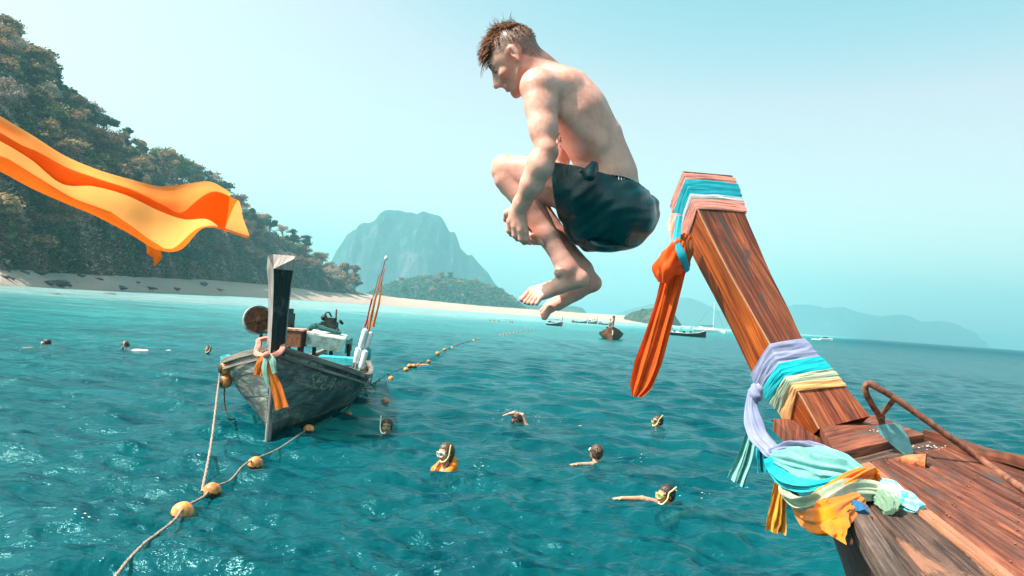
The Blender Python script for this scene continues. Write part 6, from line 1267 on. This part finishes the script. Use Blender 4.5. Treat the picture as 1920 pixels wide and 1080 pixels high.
def swimmer(px, py, label, face, hair=BLACKHAIR, sk_=SK2, mask=None, snork=None, tilt=0, sub=.02, arms=(), back=None, longhair=0, s=1.1, h=.009, vest=False, look=0, nm='person', legs=None):
    """px,py = middle of the head in the photo; face = heading of the face (0 = to the camera, +90 = to the left of the photo)"""
    # head middle is 0.13 m above the neck; find the distance where the neck meets the water
    w = W(px, py+ (sub)*0); 
    for _ in range(3): zc = .11*s+sub; w = W(px, py, zc)
    O = np.array([w[0], w[1], zc+float(water_z(w[0], w[1], .02))]); to = unit(np.array([-O[0], -O[1], 0])); sd = np.cross([0, 0, 1], to)    # to the camera; sd points right in the photo when seen...
    rt = np.array([to[1]*-1, to[0], 0]); rt = -np.cross(to, [0, 0, 1]); a = R(face)
    left_img = np.cross([0, 0, 1], to)*-1
    left_img = left_img if (left_img@R_) < 0 else -left_img
    f0 = to*math.cos(a)+left_img*math.sin(a); u0 = np.array([0, 0, 1.0]); t_ = R(tilt); f1 = f0*math.cos(t_)-u0*math.sin(t_); u1 = u0*math.cos(t_)+f0*math.sin(t_); l1 = np.cross(u1, f1)
    root = empty(nm, (O[0], O[1], 0), label, 'person')
    lo = O-np.array([1.7, 1.7, .55]); hi = O+np.array([1.7, 1.7, .55])
    pts = [O-.2, O+.2]
    for ar in arms: pts += [np.array(q[:3]) for q in ar(O, f0, left_img, to)]
    if back is not None: pts += [O+back[1](f0, left_img, to)*1.0, O+unit(back[1](f0, left_img, to)*np.array([1, 1, 0]))*1.65-z3*.3]
    P_ = np.array(pts); Bw = Body(P_.min(0)-.3, P_.max(0)+.3, h)
    head_prims(Bw, O, f1, l1, u1, s); Bw.cap(O-u1*.05*s-f1*.02, O-u0*.22*s-f0*.03, .052*s, .06*s, k=.03)
    sh = O-u0*.27*s-f0*.03; Bw.cap(sh+l1*.15*s, sh-l1*.15*s, .065*s, .065*s, k=.04); Bw.ell(sh-u0*.06, (.12, .19, .12), np.array([f0, np.cross([0, 0, 1], f0), [0, 0, 1]]), k=.04)
    for ar in arms:
        q = ar(O, f0, left_img, to)
        for i in range(len(q)-1): Bw.cap(np.array(q[i][:3]), np.array(q[i+1][:3]), q[i][3], q[i+1][3], k=.02)
        e, d_ = np.array(q[-1][:3]), unit(np.array(q[-1][:3])-np.array(q[-2][:3])); sx, sy = frame(d_)
        Bw.ell(e+d_*.035, (.045, .036, .016), np.array([d_, sx, sy]), k=.015)
        for j in range(4): b0 = e+d_*.065+sx*(j-1.5)*.019; Bw.cap(b0, b0+d_*(.06-.008*abs(j-1.5))+sy*-.008, .0095, .0075, k=.004)
        b0 = e+d_*.02+sx*.034; Bw.cap(b0, b0+d_*.035+sx*.028, .011, .008, k=.006)
    if back is not None:
        e = O+back[1](f0, left_img, to); st = sh+z3*.05; dr_ = unit(e-st); wd2 = unit(np.cross([0, 0, 1], dr_)); md = st+(e-st)*.5+z3*.02
        Bw.ell(st+(md-st)*.6+z3*.01, (.26*s, .165*s, .085*s), np.array([dr_, wd2, np.cross(dr_, wd2)]), k=.06)
        hp3 = st+dr_*.50*s-z3*.03; Bw.ell(hp3, (.14*s, .13*s, .085*s), np.array([dr_, wd2, np.cross(dr_, wd2)]), k=.06)
        for q in (-1, 1): kq = hp3+dr_*.42+wd2*q*.13-z3*.06; Bw.cap(hp3+wd2*q*.07, kq, .075, .05, k=.03); Bw.cap(kq, kq+dr_*.40+wd2*q*.05+z3*(.04*q-.02), .048, .034, k=.02)
    v, f = Bw.surf(1); me = mesh(v, f)
    q = np.stack([(v-O)@f1, (v-O)@l1, (v-O)@u1], 1); colattr(me, 'flush', ((q[:, 0] > .06) & (np.abs(q[:, 2]) < .1))*.3); colattr(me, 'beard', np.zeros(len(v))); colattr(me, 'stubble', np.zeros(len(v)))
    link('body', me, sk_, root)
    # hair
    Bh = Body(O-.24, O+.24, .009); A = np.array([f1, l1, u1]); pp = lambda x, y, z: O+(f1*x+l1*y+u1*z)*s
    Bh.ell(pp(-.018, 0, .036), np.array((.103, .086, .094))*s, A, k=.01); Bh.ell(pp(-.03, 0, -.01), np.array((.085, .085, .08))*s, A, k=.02)
    Bh.ell(pp(.085, 0, -.03), np.array((.075, .09, .085))*s, A, k=.01, sub=True)
    if longhair: Bh.cap(pp(-.06, 0, .0), pp(-.075, 0, -.16), .07*s, .05*s, k=.03); Bh.cap(pp(-.03, .05, 0), pp(-.03, .06, -.13), .035*s, .03*s, k=.03); Bh.cap(pp(-.03, -.05, 0), pp(-.03, -.06, -.13), .035*s, .03*s, k=.03)
    v, f = Bh.surf(1); v = np.array([q+unit(q-O)*(.012*mnoise.noise(Vector(((q-O)@f1*34, (q-O)@l1*70, (q-O)@u1*30)))+.006*mnoise.noise(Vector((q-O)*140))) for q in v]); link('hair', mesh(v, f), hair, root)
    if mask:
        mk = empty('diving_mask', (0, 0, 0), None, None); mk.parent = root; mk.matrix_parent_inverse = Matrix.Identity(4); mk.location = -root.location
        m = MB(); th = np.linspace(0, 2*math.pi, 25)[:-1]
        rim = [pp(.118-.05*abs(math.cos(t))**2*.55, .067*math.cos(t)*(1-.12*(math.sin(t) < 0)), .006+.036*math.sin(t)-(.014*math.exp(-(math.cos(t)/.28)**2) if math.sin(t) > 0 else -.022*math.exp(-(math.cos(t)/.3)**2))) for t in th]
        g = [[p_+(f1*a_+(O+f1*.1-p_)*b_) for p_ in rim] for a_, b_ in ((-.03, -.02), (.008, -.10), (.014, 0), (.010, .14), (-.01, .14))]; v, f, u = grid(g, cv=True); m.add(v, f); mo_ = link('mask_frame', mesh(np.vstack(m.v), m.f, auto=40), mask, mk)
        m = MB()
        for q in (-1, 1):
            lens = [pp(.125-.02*abs(math.cos(t)*.026+q*.030)/.06, q*.030+.0255*math.cos(t), .006+.027*math.sin(t)) for t in th]; c_ = pp(.1255-.01, q*.030, .006)
            m.add([c_+f1*.002]+lens, [(0, i+1, (i+1) % 24+1) for i in range(24)])
            m2 = MB(); m2.add(*tube(lens+[lens[0]], .0042, 6, caps=False)); link('lens_rim', mesh(np.vstack(m2.v), m2.f), MASKY if mask in (MASKY, MASKK) else mask, mk)
        link('lens', mesh(np.vstack(m.v), m.f), GLS, mk)
        m = MB(); st_ = [pp((.03-.02)+.105*math.cos(t), .092*math.sin(t), .02+.012*math.cos(t)) for t in np.linspace(.75, 2*math.pi-.75, 26)]; m.add(*tube(st_, np.tile([.004, .011], (26, 1)), 6)); link('mask_strap', mesh(np.vstack(m.v), m.f), MASKK, mk)
    if snork:
        mat_, q, lean, ln = snork; m = MB(); p0 = pp(.105, q*.0, -.068); up3 = unit(u0+f0*lean[0]*-1+left_img*lean[1]); p1 = pp(.075, q*.075, -.055)
        pts_ = [p0, pp(.115, q*.03, -.085), pp(.095, q*.07, -.075), pp(.05, q*.095, -.02), pp(.03, q*.10, .05), pp(.03, q*.10, .05)+up3*ln*.5, pp(.03, q*.10, .05)+up3*ln]
        m.add(*tube(spline(pts_, 30), .0095, 10)); sn = empty('snorkel', (0, 0, 0), None, None); sn.parent = root; sn.matrix_parent_inverse = Matrix.Identity(4); sn.location = -root.location; link('snorkel_tube', mesh(np.vstack(m.v), m.f), mat_, sn)
    return root, O, f0, left_img, to, pp
swimmer(725, 806, 'snorkeller facing the camera in black mask with white snorkel, right of the moored boat', 5, mask=MASKK, snork=(SNWH, -1, (0, 0), .13), sk_=SK3, sub=.02)
# woman in the life vest
VEST = cloth('orange life vest', (.90, .24, .02), .1, weave=400, rough=.6)
def arm_v(O, f, l, t): return [(*(O-z3*.27-l*.17), .05), (*(O-z3*.30-l*.27+t*.06), .042), (*(O-z3*.36-l*.34+t*.2), .03)]
r_, O, f0, li, to, pp = swimmer(836, 846, 'woman in orange life vest and white mask with snorkel', 42, mask=MASKW, snork=(SNORK, 1, (0, -.1), .08), sk_=SK2, sub=.16, arms=(arm_v,), longhair=1, hair=BLOND, tilt=8)
Bv = Body(O-np.array([.45, .45, .45]), O+np.array([.45, .45, .25]), .009); lat = np.cross(z3, f0)
for q in (-1, 1):
    Bv.cap(O-z3*.17+lat*q*.11-f0*.06, O-z3*.26+lat*q*.12+f0*.06, .052, .058, k=.03); Bv.cap(O-z3*.26+lat*q*.12+f0*.06, O-z3*.46+lat*q*.10+f0*.09, .058, .07, k=.03); Bv.cap(O-z3*.17+lat*q*.10-f0*.08, O-z3*.42+lat*q*.12-f0*.12, .052, .06, k=.03)
Bv.cap(O-z3*.10+lat*.09-f0*.09, O-z3*.10-lat*.09-f0*.09, .045, .045, k=.03); Bv.cap(O-z3*.22-f0*.11, O-z3*.44-f0*.13, .07, .07, k=.03)
v, f = Bv.surf(1); link('life_vest', mesh(v, f), VEST, r_)
m = MB(); 
for q in (-1, 1): m.add(*tube(spline([O-z3*.14+lat*q*.09+f0*.01, O-z3*.26+lat*q*.08+f0*.125, O-z3*.38+lat*q*.05+f0*.155], 10), np.tile([.012, .004], (10, 1)), 6))
m.build('vest_strap', MASKK, r_)
def arm_c(O, f, l, t): return [(*(O-z3*.16-l*.10-f*.1), .05), (*(O+z3*.10-l*.10+t*.0), .042), (*(O+z3*.135+l*.08), .036), (*(O+z3*.10+l*.20), .026)]
swimmer(970, 787, 'swimmer doing front crawl with one arm raised out of the water', 88, mask=MASKK, tilt=35, sub=-.055, arms=(arm_c,), back=(0, lambda f, l, t: -l*.62+z3*-.150+t*-.05), sk_=SK2)
def arm_b(O, f, l, t): return [(*(O-z3*.20+l*.02+t*.10), .045), (*(O-z3*.135+l*.05+t*.28), .038), (*(O-z3*.13+l*.28+t*.42), .026)]
swimmer(1118, 846, 'fair haired swimmer seen from behind, upper back just above the water', 150, mask=MASKW, sub=.045, arms=(arm_b,), back=(0, lambda f, l, t: -l*.75-z3*.20+t*.02), hair=BLOND, sk_=SK2, tilt=-6)
swimmer(1233, 790, 'man in a black mask with a yellow snorkel, farthest right of the upper swimmers', 62, mask=MASKK, snork=(SNORK, 1, (0, -.75), .14), sub=.0, back=(0, lambda f, l, t: t*-.1-z3*.24), sk_=SK2)
def arm_f(O, f, l, t): return [(*(O-z3*.12+l*.02-t*.0), .045), (*(O-z3*.065+l*.30+t*.1), .038), (*(O-z3*.065+l*.56+t*.22), .026)]
swimmer(1249, 920, 'dark haired snorkeller in yellow rimmed mask reaching one arm forward', 52, mask=MASKY, snork=(SNORK, 1, (0, -.95), .13), sub=-.01, arms=(arm_f,), back=(0, lambda f, l, t: -l*.85-t*.25-z3*.160), sk_=SK2, tilt=4)
swimmer(87, 641, 'dark haired swimmer with a mask at the far left edge', 110, mask=MASKW, sub=.04, back=(0, lambda f, l, t: l*.9-z3*.20), sk_=SK3, h=.012, s=1.2)
swimmer(235, 649, 'snorkeller floating face down with a white shirt back and white snorkel', 90, mask=MASKK, tilt=45, sub=.0, s=1.2, snork=(SNWH, 1, (0, -.3), .16), back=(0, lambda f, l, t: -l*.95-z3*.14), hair=BLOND, sk_=plain('pale rash vest', (.62, .58, .62), .6, var=.1), h=.012)
swimmer(390, 656, 'lone head of a swimmer just left of the moored boat', 40, sub=-.0, snork=(SNORK, 1, (0, 0), .1), sk_=SK3, h=.012)
for px, py, lab in ((919, 598, 'leftmost head of the three distant swimmers'), (927, 598.5, 'middle head of the three distant swimmers'), (935, 598, 'rightmost head of the three distant swimmers, sitting higher'), (957, 601, 'first head of the distant pair of swimmers'), (961, 601.5, 'second head of the distant pair of swimmers')):
    w = wp(px, py+2); w = w*min(1, 150/np.linalg.norm(w)); rr3 = empty('person', w, lab, 'person', 'distant swimmers below the far beach'); Bw = Body(w-.5, w+np.array([.5, .5, .7]), .03)
    Bw.ell(w+z3*.28, (.12, .12, .16)); Bw.cap(w-z3*.1+np.array([.2, 0, 0]), w-z3*.1-np.array([.2, 0, 0]), .14, .14, k=.06); Bw.cap(w, w+z3*.2, .08, .07, k=.04); v, f = Bw.surf(1); link('body', mesh(v, f), SK3, rr3)
    v, f = ball(w+z3*.34+np.array([0, .03, 0]), (.135, .14, .13), 10, 7); link('hair', mesh(v, f), BLACKHAIR, rr3)
# churned water round the swimmers
FOAM, n, b = new_mat('splash foam'); b.inputs['Base Color'].default_value = (.75, .84, .85, 1); b.inputs['Roughness'].default_value = .3; b.inputs['Transmission Weight'].default_value = .3
rs = np.random.RandomState(3); m = MB()
for cx, cy, n_, sp_ in ((965, 775, 22, 14), (1180, 862, 9, 26), (1290, 935, 7, 30), (900, 878, 8, 10), (1010, 790, 9, 22), (945, 790, 5, 10), (1235, 808, 6, 10), (30, 660, 6, 18), (155, 985, 5, 10)):
    for k in range(n_):
        q = sw(cx+rs.randn()*sp_, cy+rs.randn()*sp_*.22, .006+(rs.rand()**4*.12 if cy in (775,) else 0)); v, f = ball(q, np.array((1.6, 1, .5))*rs.uniform(.004, .010), 6, 4); m.add(v, f)
o = m.build('splash', FOAM, None); tag(o, 'splash drops and foam flecks round the swimmers', 'foam', kind='stuff')

# ------------------------------------------------------------------ the air
HM = bpy.data.materials.new('sea haze'); HM.use_nodes = True; n = HM.node_tree; n.nodes.remove(n.nodes['Principled BSDF'])
pv = n.nodes.new('ShaderNodeVolumePrincipled'); pv.inputs['Color'].default_value = (.31, .68, .78, 1); pv.inputs['Density'].default_value = .00026; pv.inputs['Anisotropy'].default_value = .25
n.links.new(pv.outputs[0], n.nodes['Material Output'].inputs['Volume'])
v, f, u = box((0, 0, 300), (16400, 16400, 616)); hz = mesh(v, f, smooth=False); tag(link('haze', hz, HM), kind='stuff')
